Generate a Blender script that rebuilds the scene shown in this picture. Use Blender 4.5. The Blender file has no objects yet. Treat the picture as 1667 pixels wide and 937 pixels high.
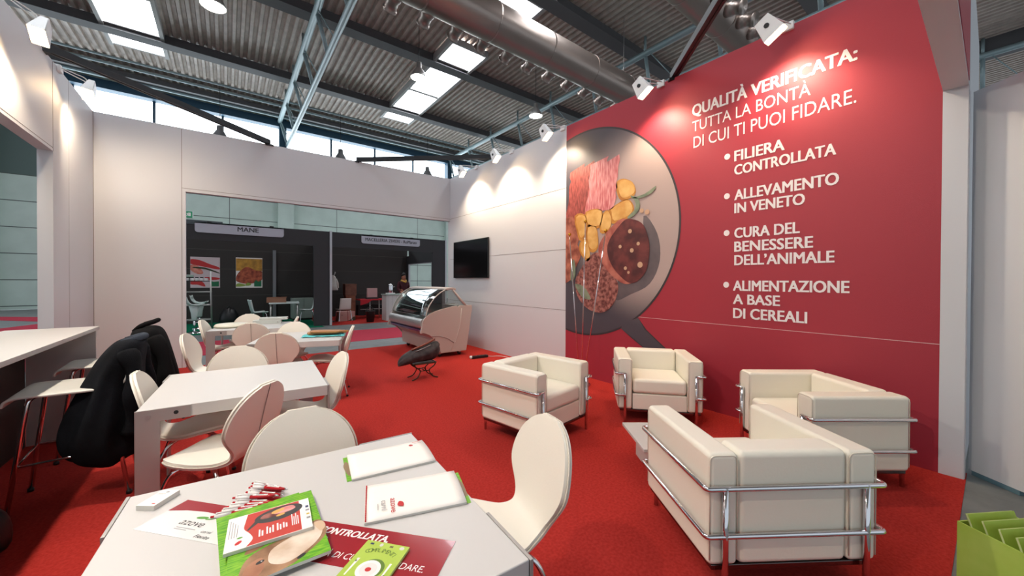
import bpy, bmesh, math, random
from mathutils import Vector, Matrix
random.seed(7)
PI = math.pi
SC = bpy.context.scene
COL = SC.collection

# ------------------------------------------------------------------ camera
F_PX, CY_PX, YAW, PITCH, ROLL, EYE = 604.325, 461.30, .654296, -.00773315, .00410427, 1.48
fw = Vector((math.sin(YAW)*math.cos(PITCH), math.cos(YAW)*math.cos(PITCH), math.sin(PITCH)))
r0 = Vector((math.cos(YAW), -math.sin(YAW), 0)); u0 = r0.cross(fw)
rr = r0*math.cos(ROLL)+u0*math.sin(ROLL); uu = -r0*math.sin(ROLL)+u0*math.cos(ROLL)
cd = bpy.data.cameras.new('camera'); cam = bpy.data.objects.new('camera', cd); COL.objects.link(cam)
cd.sensor_width = 36; cd.lens = 36*F_PX/1667; cd.shift_y = -(468.5-CY_PX)/1667; cd.clip_start = .05; cd.clip_end = 200
m = Matrix.Identity(4)
for i in range(3):
    m[i][0], m[i][1], m[i][2] = rr[i], uu[i], -fw[i]
m[2][3] = EYE
cam.matrix_world = m
SC.camera = cam

# ------------------------------------------------------------------ light, exposure
SC.view_settings.view_transform = 'Standard'; SC.view_settings.look = 'None'
SC.view_settings.exposure = 0.2; SC.view_settings.gamma = 1; SC.view_settings.use_curve_mapping = False
SC.cycles.use_denoising = True
SC.cycles.max_bounces = 8; SC.cycles.diffuse_bounces = 4; SC.cycles.glossy_bounces = 4; SC.cycles.transmission_bounces = 6
SC.cycles.transparent_max_bounces = 8; SC.cycles.sample_clamp_indirect = 6; SC.cycles.caustics_reflective = False; SC.cycles.caustics_refractive = False
WORLD_STRENGTH = .66          # daylight of the open hall coming in from the sides
SKYLIGHT = 10.5               # roof lights
CLERESTORY = 5.0              # band of windows under the eaves
SPOT_W = 75.0                # halogen floods on the stand walls (W)
FILL_W = 215.0                # added floods out of view on the left wall, filling the stand (W)
HALL_LAMP = 14.0              # glow of the hanging bay lamps
w = bpy.data.worlds.new('hall_daylight'); SC.world = w; w.use_nodes = True
bg = w.node_tree.nodes['Background']; bg.inputs[0].default_value = (.82, .91, 1, 1); bg.inputs[1].default_value = WORLD_STRENGTH

# ------------------------------------------------------------------ materials
MATS = {}
def lin(c):
    return tuple((v/255/12.92 if v/255 <= .04045 else ((v/255+.055)/1.055)**2.4) for v in c)
def mat(name, rgb, rough=.5, metal=0., noise=None, bump=None, emit=None, spec=.5, coat=0.):
    """rgb in 0-255 sRGB; noise=(second rgb, scale); bump=(scale, strength)"""
    if name in MATS: return MATS[name]
    M = bpy.data.materials.new(name); M.use_nodes = True; nt = M.node_tree; b = nt.nodes['Principled BSDF']
    c = lin(rgb)
    b.inputs['Base Color'].default_value = (*c, 1); b.inputs['Roughness'].default_value = rough; b.inputs['Metallic'].default_value = metal
    b.inputs['Specular IOR Level'].default_value = spec; b.inputs['Coat Weight'].default_value = coat
    tc = None
    if noise or bump:
        tc = nt.nodes.new('ShaderNodeTexCoord')
    if noise:
        n = nt.nodes.new('ShaderNodeTexNoise'); n.inputs['Scale'].default_value = noise[1]; n.inputs['Detail'].default_value = 6
        nt.links.new(tc.outputs['Object'], n.inputs['Vector'])
        if len(noise) > 2:
            mp = nt.nodes.new('ShaderNodeMapping'); mp.inputs['Scale'].default_value = noise[2]
            nt.links.new(tc.outputs['Object'], mp.inputs['Vector']); nt.links.new(mp.outputs[0], n.inputs['Vector'])
        cr = nt.nodes.new('ShaderNodeValToRGB'); cr.color_ramp.elements[0].position = .38; cr.color_ramp.elements[1].position = .64
        cr.color_ramp.elements[0].color = (*c, 1); cr.color_ramp.elements[1].color = (*lin(noise[0]), 1)
        nt.links.new(n.outputs['Fac'], cr.inputs[0]); nt.links.new(cr.outputs[0], b.inputs['Base Color'])
    if bump:
        n2 = nt.nodes.new('ShaderNodeTexNoise'); n2.inputs['Scale'].default_value = bump[0]; n2.inputs['Detail'].default_value = 4
        nt.links.new(tc.outputs['Object'], n2.inputs['Vector'])
        bp = nt.nodes.new('ShaderNodeBump'); bp.inputs['Strength'].default_value = bump[1]; bp.inputs['Distance'].default_value = .01
        nt.links.new(n2.outputs['Fac'], bp.inputs['Height']); nt.links.new(bp.outputs[0], b.inputs['Normal'])
    if emit:
        b.inputs['Emission Color'].default_value = (*lin(emit[0]), 1); b.inputs['Emission Strength'].default_value = emit[1]
    MATS[name] = M; return M
def glass(name, tint, rough=.0, mixf=.12):
    if name in MATS: return MATS[name]
    M = bpy.data.materials.new(name); M.use_nodes = True; nt = M.node_tree
    for n in list(nt.nodes): nt.nodes.remove(n)
    o = nt.nodes.new('ShaderNodeOutputMaterial'); mx = nt.nodes.new('ShaderNodeMixShader'); t = nt.nodes.new('ShaderNodeBsdfTransparent')
    g = nt.nodes.new('ShaderNodeBsdfGlossy'); lw = nt.nodes.new('ShaderNodeLayerWeight'); lw.inputs[0].default_value = .35
    mr = nt.nodes.new('ShaderNodeMapRange'); mr.inputs[3].default_value = mixf; mr.inputs[4].default_value = .9
    t.inputs[0].default_value = (*lin(tint), 1); g.inputs['Roughness'].default_value = rough
    nt.links.new(lw.outputs['Fresnel'], mr.inputs[0]); nt.links.new(mr.outputs[0], mx.inputs[0])
    nt.links.new(t.outputs[0], mx.inputs[1]); nt.links.new(g.outputs[0], mx.inputs[2]); nt.links.new(mx.outputs[0], o.inputs[0])
    MATS[name] = M; return M

white_panel = mat('white_panel', (204, 206, 210), .55, bump=(400, .03))
seam_dark = mat('panel_seam', (120, 112, 108), .7)
carpet_red = mat('red_carpet', (184, 54, 47), .95, noise=((166, 43, 38), 60), bump=(700, .5), spec=.1)
carpet_pink = mat('crimson_aisle_carpet', (182, 60, 78), .95, noise=((168, 52, 70), 50), bump=(500, .3), spec=.1)
concrete_floor = mat('grey_hall_floor', (112, 116, 116), .5, noise=((98, 102, 103), 5), bump=(60, .1))
carpet_green = mat('green_booth_carpet', (8, 104, 76), .95, bump=(500, .3), spec=.1)
concrete_wall = mat('pale_precast_concrete', (200, 217, 209), .8, noise=((192, 209, 201), 1.2))
concrete_seam = mat('concrete_joint', (92, 102, 98), .8)
steel_deck = mat('galvanised_deck', (212, 198, 187), .5, .05, noise=((194, 181, 171), 3))
beam_grey = mat('painted_steel_beam', (92, 92, 94), .6)
truss_paint = mat('blue_grey_truss_paint', (150, 170, 174), .4, .2)
duct_metal = mat('spiral_duct_metal', (164, 150, 142), .34, .8)
chrome = mat('chrome', (225, 225, 228), .08, 1.)
alu = mat('brushed_aluminium', (176, 174, 172), .38, .75)
leather = mat('white_leatherette', (234, 229, 214), .42, bump=(90, .06))
leather_chair = mat('cream_leatherette', (232, 227, 215), .45, bump=(120, .05))
piping = mat('leatherette_seam', (150, 138, 128), .6)
table_white = mat('white_laminate', (198, 196, 194), .36)
table_leg = mat('satin_grey_metal', (172, 168, 165), .4, .5)
dark_hole = mat('black_rubber', (22, 22, 23), .6)
black_panel = mat('charcoal_booth_panel', (42, 42, 45), .6)
booth_trim = mat('booth_aluminium_trim', (188, 192, 198), .4, .4)
black_gloss = mat('black_screen', (8, 8, 10), .12)
black_plastic = mat('black_plastic', (20, 20, 22), .4)
white_plastic = mat('white_plastic', (228, 230, 230), .4)
sky_pane = mat('daylight_pane', (240, 250, 255), .5, emit=((236, 248, 255), CLERESTORY))
roof_pane = mat('roof_daylight_pane', (245, 250, 255), .5, emit=((246, 250, 255), SKYLIGHT))
bulb_warm = mat('halogen_glass', (255, 235, 205), .3, emit=((255, 214, 160), 60.))
lamp_glow = mat('bay_lamp_glass', (255, 255, 245), .3, emit=((255, 250, 235), HALL_LAMP))
crimson = mat('crimson_print', (160, 40, 56), .55, bump=(250, .12))
ink_white = mat('white_ink', (232, 226, 226), .55)

# ------------------------------------------------------------------ mesh helpers
class MB:
    def __init__(s): s.v = []; s.f = []; s.m = []; s.k = 0; s.M = Matrix.Identity(4)
    def add(s, vs, fs):
        n = len(s.v); s.v += [tuple(s.M @ Vector(p)) for p in vs]
        for f in fs: s.f.append(tuple(n+i for i in f)); s.m.append(s.k)
        return s
    def mi(s, k): s.k = k; return s
    def box(s, a, b):
        x0, y0, z0 = a; x1, y1, z1 = b
        return s.add([(x0,y0,z0),(x1,y0,z0),(x1,y1,z0),(x0,y1,z0),(x0,y0,z1),(x1,y0,z1),(x1,y1,z1),(x0,y1,z1)],
              [(0,3,2,1),(4,5,6,7),(0,1,5,4),(1,2,6,5),(2,3,7,6),(3,0,4,7)])
    def prism(s, poly, o, ex, ey, ez, t):
        """polygon in the (ex,ey) plane at o, thickened along ez by t"""
        o, ex, ey, ez = Vector(o), Vector(ex), Vector(ey), Vector(ez)
        n = len(poly); a = [o+ex*p[0]+ey*p[1] for p in poly]; b = [p+ez*t for p in a]
        fs = [tuple(range(n-1, -1, -1)), tuple(range(n, 2*n))]+[(i, (i+1) % n, n+(i+1) % n, n+i) for i in range(n)]
        return s.add(a+b, fs)
    def tube(s, pts, r, n=10, closed=False, cap=True):
        P = [Vector(p) for p in pts]; L = len(P); rad = r if isinstance(r, (list, tuple)) else [r]*L
        T = []
        for i in range(L):
            a = P[(i-1) % L] if (closed or i > 0) else P[i]; b = P[(i+1) % L] if (closed or i < L-1) else P[i]
            d = (b-a); T.append(d.normalized() if d.length > 1e-9 else Vector((0, 0, 1)))
        up = Vector((0, 0, 1)) if abs(T[0].z) < .9 else Vector((1, 0, 0))
        N = T[0].cross(up).normalized(); rings = []
        for i in range(L):
            if i: 
                N = (N-T[i]*N.dot(T[i]))
                N = N.normalized() if N.length > 1e-6 else T[i].orthogonal().normalized()
            B = T[i].cross(N)
            rings.append([P[i]+(N*math.cos(2*PI*k/n)+B*math.sin(2*PI*k/n))*rad[i] for k in range(n)])
        vs = [p for q in rings for p in q]; fs = []
        for i in range(L if closed else L-1):
            j = (i+1) % L
            for k in range(n): fs.append((i*n+k, i*n+(k+1) % n, j*n+(k+1) % n, j*n+k))
        if cap and not closed: fs += [tuple(range(n-1, -1, -1)), tuple(range((L-1)*n, L*n))]
        return s.add(vs, fs)
    def lathe(s, prof, o=(0,0,0), n=24):
        o = Vector(o); vs = []; fs = []
        for r, z in prof:
            for k in range(n): vs.append(o+Vector((r*math.cos(2*PI*k/n), r*math.sin(2*PI*k/n), z)))
        for i in range(len(prof)-1):
            for k in range(n): fs.append((i*n+k, i*n+(k+1) % n, (i+1)*n+(k+1) % n, (i+1)*n+k))
        if prof[0][0] > 1e-6: fs.append(tuple(range(n-1, -1, -1)))
        if prof[-1][0] > 1e-6: fs.append(tuple(range((len(prof)-1)*n, len(prof)*n)))
        return s.add(vs, fs)
    def loft(s, rings, cap=True):
        n = len(rings[0]); vs = [p for q in rings for p in q]; fs = []
        for i in range(len(rings)-1):
            for k in range(n): fs.append((i*n+k, i*n+(k+1) % n, (i+1)*n+(k+1) % n, (i+1)*n+k))
        if cap: fs += [tuple(range(n-1, -1, -1)), tuple(range((len(rings)-1)*n, len(rings)*n))]
        return s.add(vs, fs)
    def grid(s, P):
        nu, nv = len(P), len(P[0]); vs = [p for q in P for p in q]
        return s.add(vs, [(i*nv+j, (i+1)*nv+j, (i+1)*nv+j+1, i*nv+j+1) for i in range(nu-1) for j in range(nv-1)])
    def ball(s, c, r, n=12, m_=8, sq=(1,1,1)):
        c = Vector(c); prof = []
        rings = [[c+Vector((r*sq[0]*math.sin(PI*i/m_)*math.cos(2*PI*k/n), r*sq[1]*math.sin(PI*i/m_)*math.sin(2*PI*k/n), -r*sq[2]*math.cos(PI*i/m_))) for k in range(n)] for i in range(1, m_)]
        return s.loft(rings)
    def build(s, name, mats, parent=None, smooth=False, bevel=0, seg=2, subsurf=0, solid=0, weighted=False):
        me = bpy.data.meshes.new(name); me.from_pydata(s.v, [], s.f)
        for M in (mats if isinstance(mats, (list, tuple)) else [mats]): me.materials.append(M)
        me.polygons.foreach_set('material_index', s.m)
        if smooth: me.polygons.foreach_set('use_smooth', [True]*len(s.f))
        bm = bmesh.new(); bm.from_mesh(me); bmesh.ops.recalc_face_normals(bm, faces=bm.faces); bm.to_mesh(me); bm.free()
        me.update()
        o = bpy.data.objects.new(name, me); COL.objects.link(o)
        if parent: o.parent = parent
        if solid: md = o.modifiers.new('solid', 'SOLIDIFY'); md.thickness = solid; md.offset = 0; md.use_even_offset = True
        if bevel:
            md = o.modifiers.new('bevel', 'BEVEL'); md.width = bevel; md.segments = seg; md.limit_method = 'ANGLE'; md.angle_limit = .7
            me.polygons.foreach_set('use_smooth', [True]*len(s.f))
            md.harden_normals = True
        if subsurf: md = o.modifiers.new('sub', 'SUBSURF'); md.levels = subsurf; md.render_levels = subsurf
        return o
def smooth_path(pts, k=6):
    P = [Vector(p) for p in pts]; out = []
    for i in range(len(P)-1):
        a, b, c, d = P[max(i-1, 0)], P[i], P[i+1], P[min(i+2, len(P)-1)]
        for j in range(k):
            t = j/k
            out.append(.5*((2*b)+(c-a)*t+(2*a-5*b+4*c-d)*t*t+(3*b-a-3*c+d)*t**3))
    return out+[P[-1]]
def fillet(pts, r, k=5):
    """round the corners of an open polyline"""
    P = [Vector(p) for p in pts]; out = [P[0]]
    for i in range(1, len(P)-1):
        a = (P[i-1]-P[i]); b = (P[i+1]-P[i]); q = min(r, a.length*.45, b.length*.45)
        A = P[i]+a.normalized()*q; B = P[i]+b.normalized()*q
        for j in range(k+1):
            t = j/k; out.append(A*(1-t)**2+P[i]*2*t*(1-t)+B*t*t)
    return out+[P[-1]]
def struct(o): o['kind'] = 'structure'; return o
def tag(o, label, cat, group=None, kind=None):
    o['label'] = label; o['category'] = cat
    if group: o['group'] = group
    if kind: o['kind'] = kind
    return o
def thing(name, label, cat, loc=(0,0,0), rz=0, group=None):
    o = bpy.data.objects.new(name, None); COL.objects.link(o); o.empty_display_size = .1
    o.location = loc; o.rotation_euler = (0, 0, rz)
    return tag(o, label, cat, group)
def dup(root, label, loc, rz, scale=None, group=None):
    def cp(o, par):
        c = o.copy(); COL.objects.link(c)
        if par: c.parent = par
        for ch in list(o.children): cp(ch, c)
        return c
    c = cp(root, None); c['label'] = label; c.location = loc; c.rotation_euler = (0, 0, rz)
    if scale: c.scale = scale
    if group: c['group'] = group
    return c
CAP = []
def cap_ratio():
    if not CAP:
        cu = bpy.data.curves.new('lettering', 'FONT'); cu.body = 'H'; cu.size = 1
        ob = bpy.data.objects.new('lettering', cu); COL.objects.link(ob)
        me = bpy.data.meshes.new_from_object(ob.evaluated_get(bpy.context.evaluated_depsgraph_get()))
        CAP.append(max(v.co.y for v in me.vertices)); bpy.data.objects.remove(ob); bpy.data.curves.remove(cu); bpy.data.meshes.remove(me)
    return CAP[0]
def text_mb(body, o, ex, ey, height, mb=None, width=None, bold=.0, thick=.0012, shear=0., align='L', lift=.0004):
    """flat lettering: cap height 'height', fitted to 'width' if given; (ex,ey) the reading plane"""
    cu = bpy.data.curves.new('lettering', 'FONT'); cu.body = body; cu.size = 1; cu.resolution_u = 3; cu.shear = shear; cu.fill_mode = 'BOTH'
    ob = bpy.data.objects.new('lettering', cu); COL.objects.link(ob)
    dg = bpy.context.evaluated_depsgraph_get(); me = bpy.data.meshes.new_from_object(ob.evaluated_get(dg))
    vs = [v.co.copy() for v in me.vertices]; fs = [tuple(p.vertices) for p in me.polygons]
    bpy.data.objects.remove(ob); bpy.data.curves.remove(cu); bpy.data.meshes.remove(me)
    x0 = min(v.x for v in vs); x1 = max(v.x for v in vs)
    sy = height/cap_ratio(); sx = (width/(x1-x0)) if width else sy*.92
    W = (x1-x0)*sx; off = {'L': 0, 'C': -W/2, 'R': -W}[align]
    o, ex, ey = Vector(o), Vector(ex).normalized(), Vector(ey).normalized(); ez = ex.cross(ey)
    mb = mb or MB()
    # heavier weights: the letter face repeated with small shifts, each a hair above the last
    sh_ = [(0, 0)] if bold < .01 else [(-1, .4), (1, .4), (-1, -.4), (1, -.4), (0, 0)]
    for i, (a, b) in enumerate(sh_):
        mb.add([o+ex*((v.x-x0)*sx+off+a*bold*sy)+ey*((v.y+b*bold)*sy)+ez*(lift+thick+i*min(.0002, height*.002)) for v in vs], fs)
    return mb
def blob(cx, cy, rx, ry, n=28, rot=0, wob=0, seed=1):
    R = random.Random(seed); ph = [R.uniform(0, 6.28) for _ in range(3)]; out = []
    for k in range(n):
        a = 2*PI*k/n; q = 1+wob*(math.sin(2*a+ph[0])+.6*math.sin(3*a+ph[1])+.4*math.sin(5*a+ph[2]))
        x, y = rx*q*math.cos(a), ry*q*math.sin(a)
        out.append((cx+x*math.cos(rot)-y*math.sin(rot), cy+x*math.sin(rot)+y*math.cos(rot)))
    return out
def smooth_poly(pts, k=4):
    P = [Vector((*p, 0)) for p in pts]; n = len(P); out = []
    for i in range(n):
        a, b, c, d = P[i-1], P[i], P[(i+1) % n], P[(i+2) % n]
        for j in range(k):
            t = j/k; q = .5*((2*b)+(c-a)*t+(2*a-5*b+4*c-d)*t*t+(3*b-a-3*c+d)*t**3); out.append((q.x, q.y))
    return out
X, Y, Z = Vector((1,0,0)), Vector((0,1,0)), Vector((0,0,1))
R_, L_, D_, H_ = 4.40, -1.60, 8.277, 4.0      # stand: right wall, left wall, back wall, wall height

# ================================================================== STRUCTURE
# floor of the hall and carpets
mb = MB(); mb.box((-30, -12, -.10), (40, 28.5, -.006)); struct(mb.build('floor', concrete_floor))
mb = MB(); mb.box((L_-.12, .125, -.006), (R_+.16, 8.34, 0)); o = struct(mb.build('floor_carpet', carpet_red))
mb = MB(); mb.box((-30, 9.42, -.006), (30, 11.5, -.001)); struct(mb.build('floor_aisle_stripe', carpet_pink))
mb = MB(); mb.prism([(-7.5,23.9),(-20,28.2),(-20,26.2),(-6.4,21.5),(-5.2,20.2),(-4.6,19.6),(-4.6,21.6)], (0,0,-.006), X, Y, Z, .005); struct(mb.build('floor_aisle_stripe', carpet_pink))
mb = MB(); mb.prism([(-5.5,17.6),(-4.6,20.0),(-3.4,19.0),(-3.4,15.2),(-4.4,15.2)], (0,0,-.006), X, Y, Z, .0055); struct(mb.build('floor_aisle_stripe', carpet_pink))
mb = MB(); mb.box((-3.2, 12.95, -.006), (2.44, 16.4, -.001)); struct(mb.build('floor_booth_carpet', carpet_green))
mb = MB(); mb.box((2.72, 13.15, -.006), (6.6, 16.4, -.001)); struct(mb.build('floor_booth_carpet', carpet_red))

# back wall with its wide opening (the opening runs from x=-.55 to the right wall, 2.95 high)
BT = .10
mb = MB(); mb.box((L_-.12, D_, 0), (-.552, D_+BT, H_)); mb.box((-.552, D_, 2.95), (R_, D_+BT, H_))
mb.mi(1)
mb.box((-.604, D_-.0015, 0), (-.598, D_+.001, H_)); mb.box((-.598, D_-.0015, 3.0), (R_, D_+.001, 3.006))
mb.box((L_, D_-.0015, 0), (L_+.006, D_+.001, H_))
struct(mb.build('wall_back', [white_panel, seam_dark]))
# left wall: solid panel next to the corner, header over a wide opening
mb = MB(); mb.box((L_-.12, 6.66, 0), (L_, D_, H_)); mb.box((L_-.12, 5.0, 2.96), (L_, 6.66, H_)); mb.box((L_-.12, .13, 0), (L_, 5.0, H_))  # unseen front stretch added solid to block light from the left
mb.mi(1)
mb.box((L_-.001, 6.657, 2.96), (L_+.0015, 6.663, H_)); mb.box((L_-.001, 7.2, 0), (L_+.0012, 7.203, H_)); mb.box((L_-.001, 5.0, 2.995), (L_+.0015, 6.66, 3.0))
mb.box((L_-.001, 3.5, 0), (L_+.0015, 3.506, H_))
struct(mb.build('wall_left', [white_panel, seam_dark]))
# right wall: white part and the carrier of the crimson mural
mb = MB(); mb.box((R_, .13, 0), (R_+.10, D_+BT, H_))
mb.mi(1)
for z in (1.0, 2.0, 3.0): mb.box((R_-.0015, 4.285, z-.003), (R_+.001, D_, z+.003))
struct(mb.build('wall_right', [white_panel, seam_dark]))
# portal: post at the end of the right wall and a beam across the front
mb = MB(); mb.box((R_-.012, .135, 0), (R_+.0, .262, 2.955)); struct(mb.build('trim_1', white_panel))
mb = MB(); mb.box((L_-.12, .135, 2.955), (R_+.0, .262, H_)); mb.mi(1); mb.box((L_-.12, .131, 2.975), (R_-.04, .135, H_))
struct(mb.build('trim_2', [white_panel, crimson]))
mb = MB(); mb.box((R_+.10, .14, 0), (6.9, .22, 4.2)); struct(mb.build('wall_front', white_panel))
# slanted white panel in the gangway on the right
mb = MB(); dx, dy = -.64, -.77
mb.prism([(0, .03), (1.9, .03), (1.9, 2.95), (0, 2.95)], (4.575, .118, 0), (dx, dy, 0), (0, 0, 1), (.77, -.64, 0), .05)
struct(mb.build('wall_gangway', white_panel))
mb = MB()
for a, b in ((.02, .3), (.48, 1.8)): mb.prism([(a, -.004), (b, -.004), (b, .03), (a, .03)], (4.575, .118, 0), (dx, dy, 0), (0, 0, 1), (.77, -.64, 0), .045)
struct(mb.build('baseboard_gangway', mat('blue_grey_plinth', (88, 118, 130), .5)))

# hall wall with precast panels and clerestory
HW = 28.5
mb = MB(); mb.box((-30, HW, 0), (42, HW+.3, 6.46)); mb.box((-30, HW, 11.4), (42, HW+.3, 13))
mb.mi(1)
for k in range(6): mb.box((-30, HW-.004, 1.26*k+.15), (42, HW+.001, 1.26*k+.19))
for k in range(-4, 7): mb.box((6.05*k+.1, HW-.004, .2), (6.05*k+.13, HW+.001, 6.46))
struct(mb.build('wall_hall', [concrete_wall, concrete_seam]))
mb = MB()
for k in range(-3, 4): mb.box((12*k+2.6, HW-.35, 0), (12*k+3.5, HW, 9.2))
struct(mb.build('wall_hall_pilasters', concrete_wall))
struct(MB().box((-30, HW, 6.46), (42, HW+.3, 9.3)).build('wall_hall_upper', mat('dark_sage_band', (92, 110, 106), .7)))  # upper band of the hall wall in a darker grey-green
mb = MB(); mb.box((-30, HW+.1, 9.3), (42, HW+.14, 11.4)); struct(mb.build('window_1', sky_pane))
mb = MB()
for k in range(-8, 13): mb.box((3.0*k-.2-.06, HW-.06, 9.3), (3.0*k-.2+.06, HW+.08, 11.4))
for k in range(-3, 4): mb.box((12*k+2.65, HW-.5, 9.3), (12*k+3.05, HW+.08, 12.4))
mb.box((-30, HW-.05, 9.2), (42, HW+.08, 9.35)); mb.box((-30, HW-.45, 11.3), (42, HW+.08, 11.75))
struct(mb.build('trim_3', mat('blue_black_window_frame', (38, 74, 96), .5)))
mb = MB()
mb.box((-30, HW-1.5, 11.75), (42, HW-.9, 12.0)); struct(mb.build('trim_4', beam_grey))
# corrugated roof deck
mb = MB(); x = -16.0; prof = []
while x < 40:
    prof += [(x, 12.36), (x+.11, 12.36), (x+.15, 12.47), (x+.26, 12.47)]; x += .30
mb.add([(a, -14, z) for a, z in prof]+[(a, HW+.2, z) for a, z in prof], [(i, i+1, len(prof)+i+1, len(prof)+i) for i in range(len(prof)-1)])
struct(mb.build('ceiling', steel_deck))
# purlin beams along the hall
for y, wd, zb in ((22.85, .42, 11.98), (16.75, .42, 11.98), (10.4, .42, 11.98), (4.3, .42, 11.98), (-1.8, .42, 11.98), (13.8, .16, 12.18), (7.4, .16, 12.18)):
    mb = MB(); mb.box((-16, y-wd/2, zb), (40, y+wd/2, 12.36)); mb.box((-16, y-wd*.7, zb-.03), (40, y+wd*.7, zb)); struct(mb.build('ceiling_beam', beam_grey))
mb = MB(); mb.box((26.9, -14, 11.6), (27.5, 10, 12.36)); struct(mb.build('ceiling_beam', beam_grey))
# eaves pipes
for y, z, r in ((25.6, 12.0, .06), (26.3, 11.95, .07), (27.4, 11.7, .09)):
    mb = MB(); mb.tube([(-16, y, z), (40, y, z)], r, 8); struct(mb.build('ceiling_pipe', truss_paint, smooth=True))
# roof lights
n = 3
for x0 in (-4.05, 8.0, 20.1):
    for segs in (((22.95, 24.2), (19.8, 22.4), (17.15, 19.6)) if x0 < 0 else ((23.15, 24.3), (20.0, 22.45), (17.15, 19.8), (14.9, 16.35)), ((10.9, 13.3), (4.8, 9.9)), ((-1.3, 3.8),)):
        y0 = min(q[0] for q in segs); y1 = max(q[1] for q in segs)
        mb = MB()
        for a, b in segs: mb.box((x0, a, 12.25), (x0+1.72, b, 12.29))
        mb.mi(1)
        for xs in (x0-.14, x0+1.72): mb.box((xs, y0-.12, 12.02), (xs+.14, y1+.12, 12.35))
        for a, b in segs:
            for yy in (a-.1, b): mb.box((x0, yy, 12.08), (x0+1.72, yy+.1, 12.35))
        struct(mb.build('window_%d' % n, [roof_pane, mat('roof_light_frame', (176, 176, 174), .5)])); n += 1
# lattice trusses
def truss(x):
    mb = MB(); A, C = (x, 11.6), (x+.42, 10.15)
    mb.tube([(A[0], -13, A[1]), (A[0], HW-.2, A[1])], .13, 12); mb.tube([(C[0], -13, C[1]), (C[0], HW-.2, C[1])], .11, 12)
    y = HW-.6
    while y > -12:
        mb.tube([(A[0]+.02, y, A[1]), (C[0]-.02, y, C[1])], .075, 10); mb.tube([(A[0], y-.2, A[1]), (C[0]-.05, y-1.1, C[1]+.1)], .022, 6)
        mb.tube([(A[0], y, A[1]), (A[0], y, 12.36)], .06, 8)
        y -= 3.05
    return struct(mb.build('ceiling_truss', truss_paint, smooth=True))
for x in (2.68, 14.78, 26.8, -9.4): truss(x)

# ================================================================== HALL SERVICES
def duct(label, y, z, r, x0, x1, side, group):
    t = thing('air_duct', label, 'duct', (0, y, z))
    mb = MB(); mb.tube([(x0, 0, 0), (x1, 0, 0)], r, 32); mb.build('pipe', duct_metal, t, smooth=True)
    x = x0+1; b0 = None
    while x < x1:
        if b0 is None: b0 = b = MB().tube([(0, 0, 0), (.05, 0, 0)], r+.012, 32).build('joint_band', duct_metal, t)
        else: b = b0.copy(); COL.objects.link(b); b.parent = t
        b.location = (x, 0, 0); x += 2.2
    for x in (x0+2, (x0+x1)/2, x1-3):
        MB().tube([(x, 0, r), (x, 0, 12.36-z)], .012, 6).build('hanger', alu, t)
    return t
d1 = duct('long round metal air duct crossing above the stand, its jet nozzles facing the windows', 9.43, 9.38, .56, -10, 36, 1, None)
d2 = duct('second round metal air duct, above the headline end of the crimson wall', 5.14, 9.38, .47, 2, 36, -1, None)
def nozzle_mesh(sgn):
    mb = MB(); d = Vector((0, sgn*.78, -.30)).normalized(); c = Vector((0, 0, 0))
    mb.tube([c, c+d*.16, c+d*.17, c+d*.42, c+d*.43, c+d*.46], [.20, .20, .17, .17, .20, .20], 18); return mb
for t, sgn, xs, rad in ((d1, 1, [3.6+.98*i for i in range(14)], .55), (d2, -1, [10.5+.8*i for i in range(9)], .46)):
    p0 = nozzle_mesh(sgn).build('nozzle', duct_metal, t, smooth=True)
    dv = Vector((0, sgn*.78, -.30)).normalized()*rad*.96
    for i, x in enumerate(xs):
        o = p0 if i == 0 else p0.copy()
        if i: COL.objects.link(o); o.parent = t
        o.location = (x, dv.y, dv.z)
def bay_lamp(label, loc, s=1.0):
    t = thing('hanging_bay_lamp', label, 'lamp', loc)
    MB().lathe([(.02, .62), (.10, .60), (.11, .36), (.14, .33), (.22, .22), (.33, .02), (.355, -.06), (.34, -.06), (.30, .02), (.2, .2)], n=28).build('lamp_shade', alu, t, smooth=True)
    MB().lathe([(.0, -.03), (.33, -.035), (.33, -.02), (0, -.015)], n=28).build('lamp_glass', lamp_glow, t)
    MB().tube([(0, 0, .6), (0, 0, 12.475-loc[2])], .012, 6).build('cord', black_plastic, t)
    return t
for lb, p in (('lit bell-shaped bay lamp hanging beside the big roof light at the top left', (-.336, 14.87, 10.0)),
              ('lit bell-shaped bay lamp hanging just in front of the long roof light in the middle', (6.385, 14.79, 10.0)),
              ('lit bell-shaped bay lamp hanging near the inclined truss tube above the white right wall', (12.62, 14.5, 10.0))): bay_lamp(lb, p)
for lb, p in (('unlit bell lamp seen dark against the windows, beside the end of the left black brace', (-.31, 26.2, 9.30)),
              ('unlit bell lamp seen dark against the windows, above the middle of the back wall', (5.9, 26.2, 9.35)),
              ('unlit bell lamp seen dark against the windows, closest to the corner of the stand', (12.0, 26.2, 9.35))):
    t = thing('hanging_bay_lamp', lb, 'lamp', p)
    MB().lathe([(.03, .7), (.14, .66), (.16, .4), (.2, .36), (.34, .1), (.40, -.05), (.38, -.05), (.3, .1), (0, .3)], n=20).build('lamp_shade', beam_grey, t, smooth=True)
    MB().tube([(0, 0, .68), (0, 0, 12.475-p[2])], .014, 6).build('cord', black_plastic, t)

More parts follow.
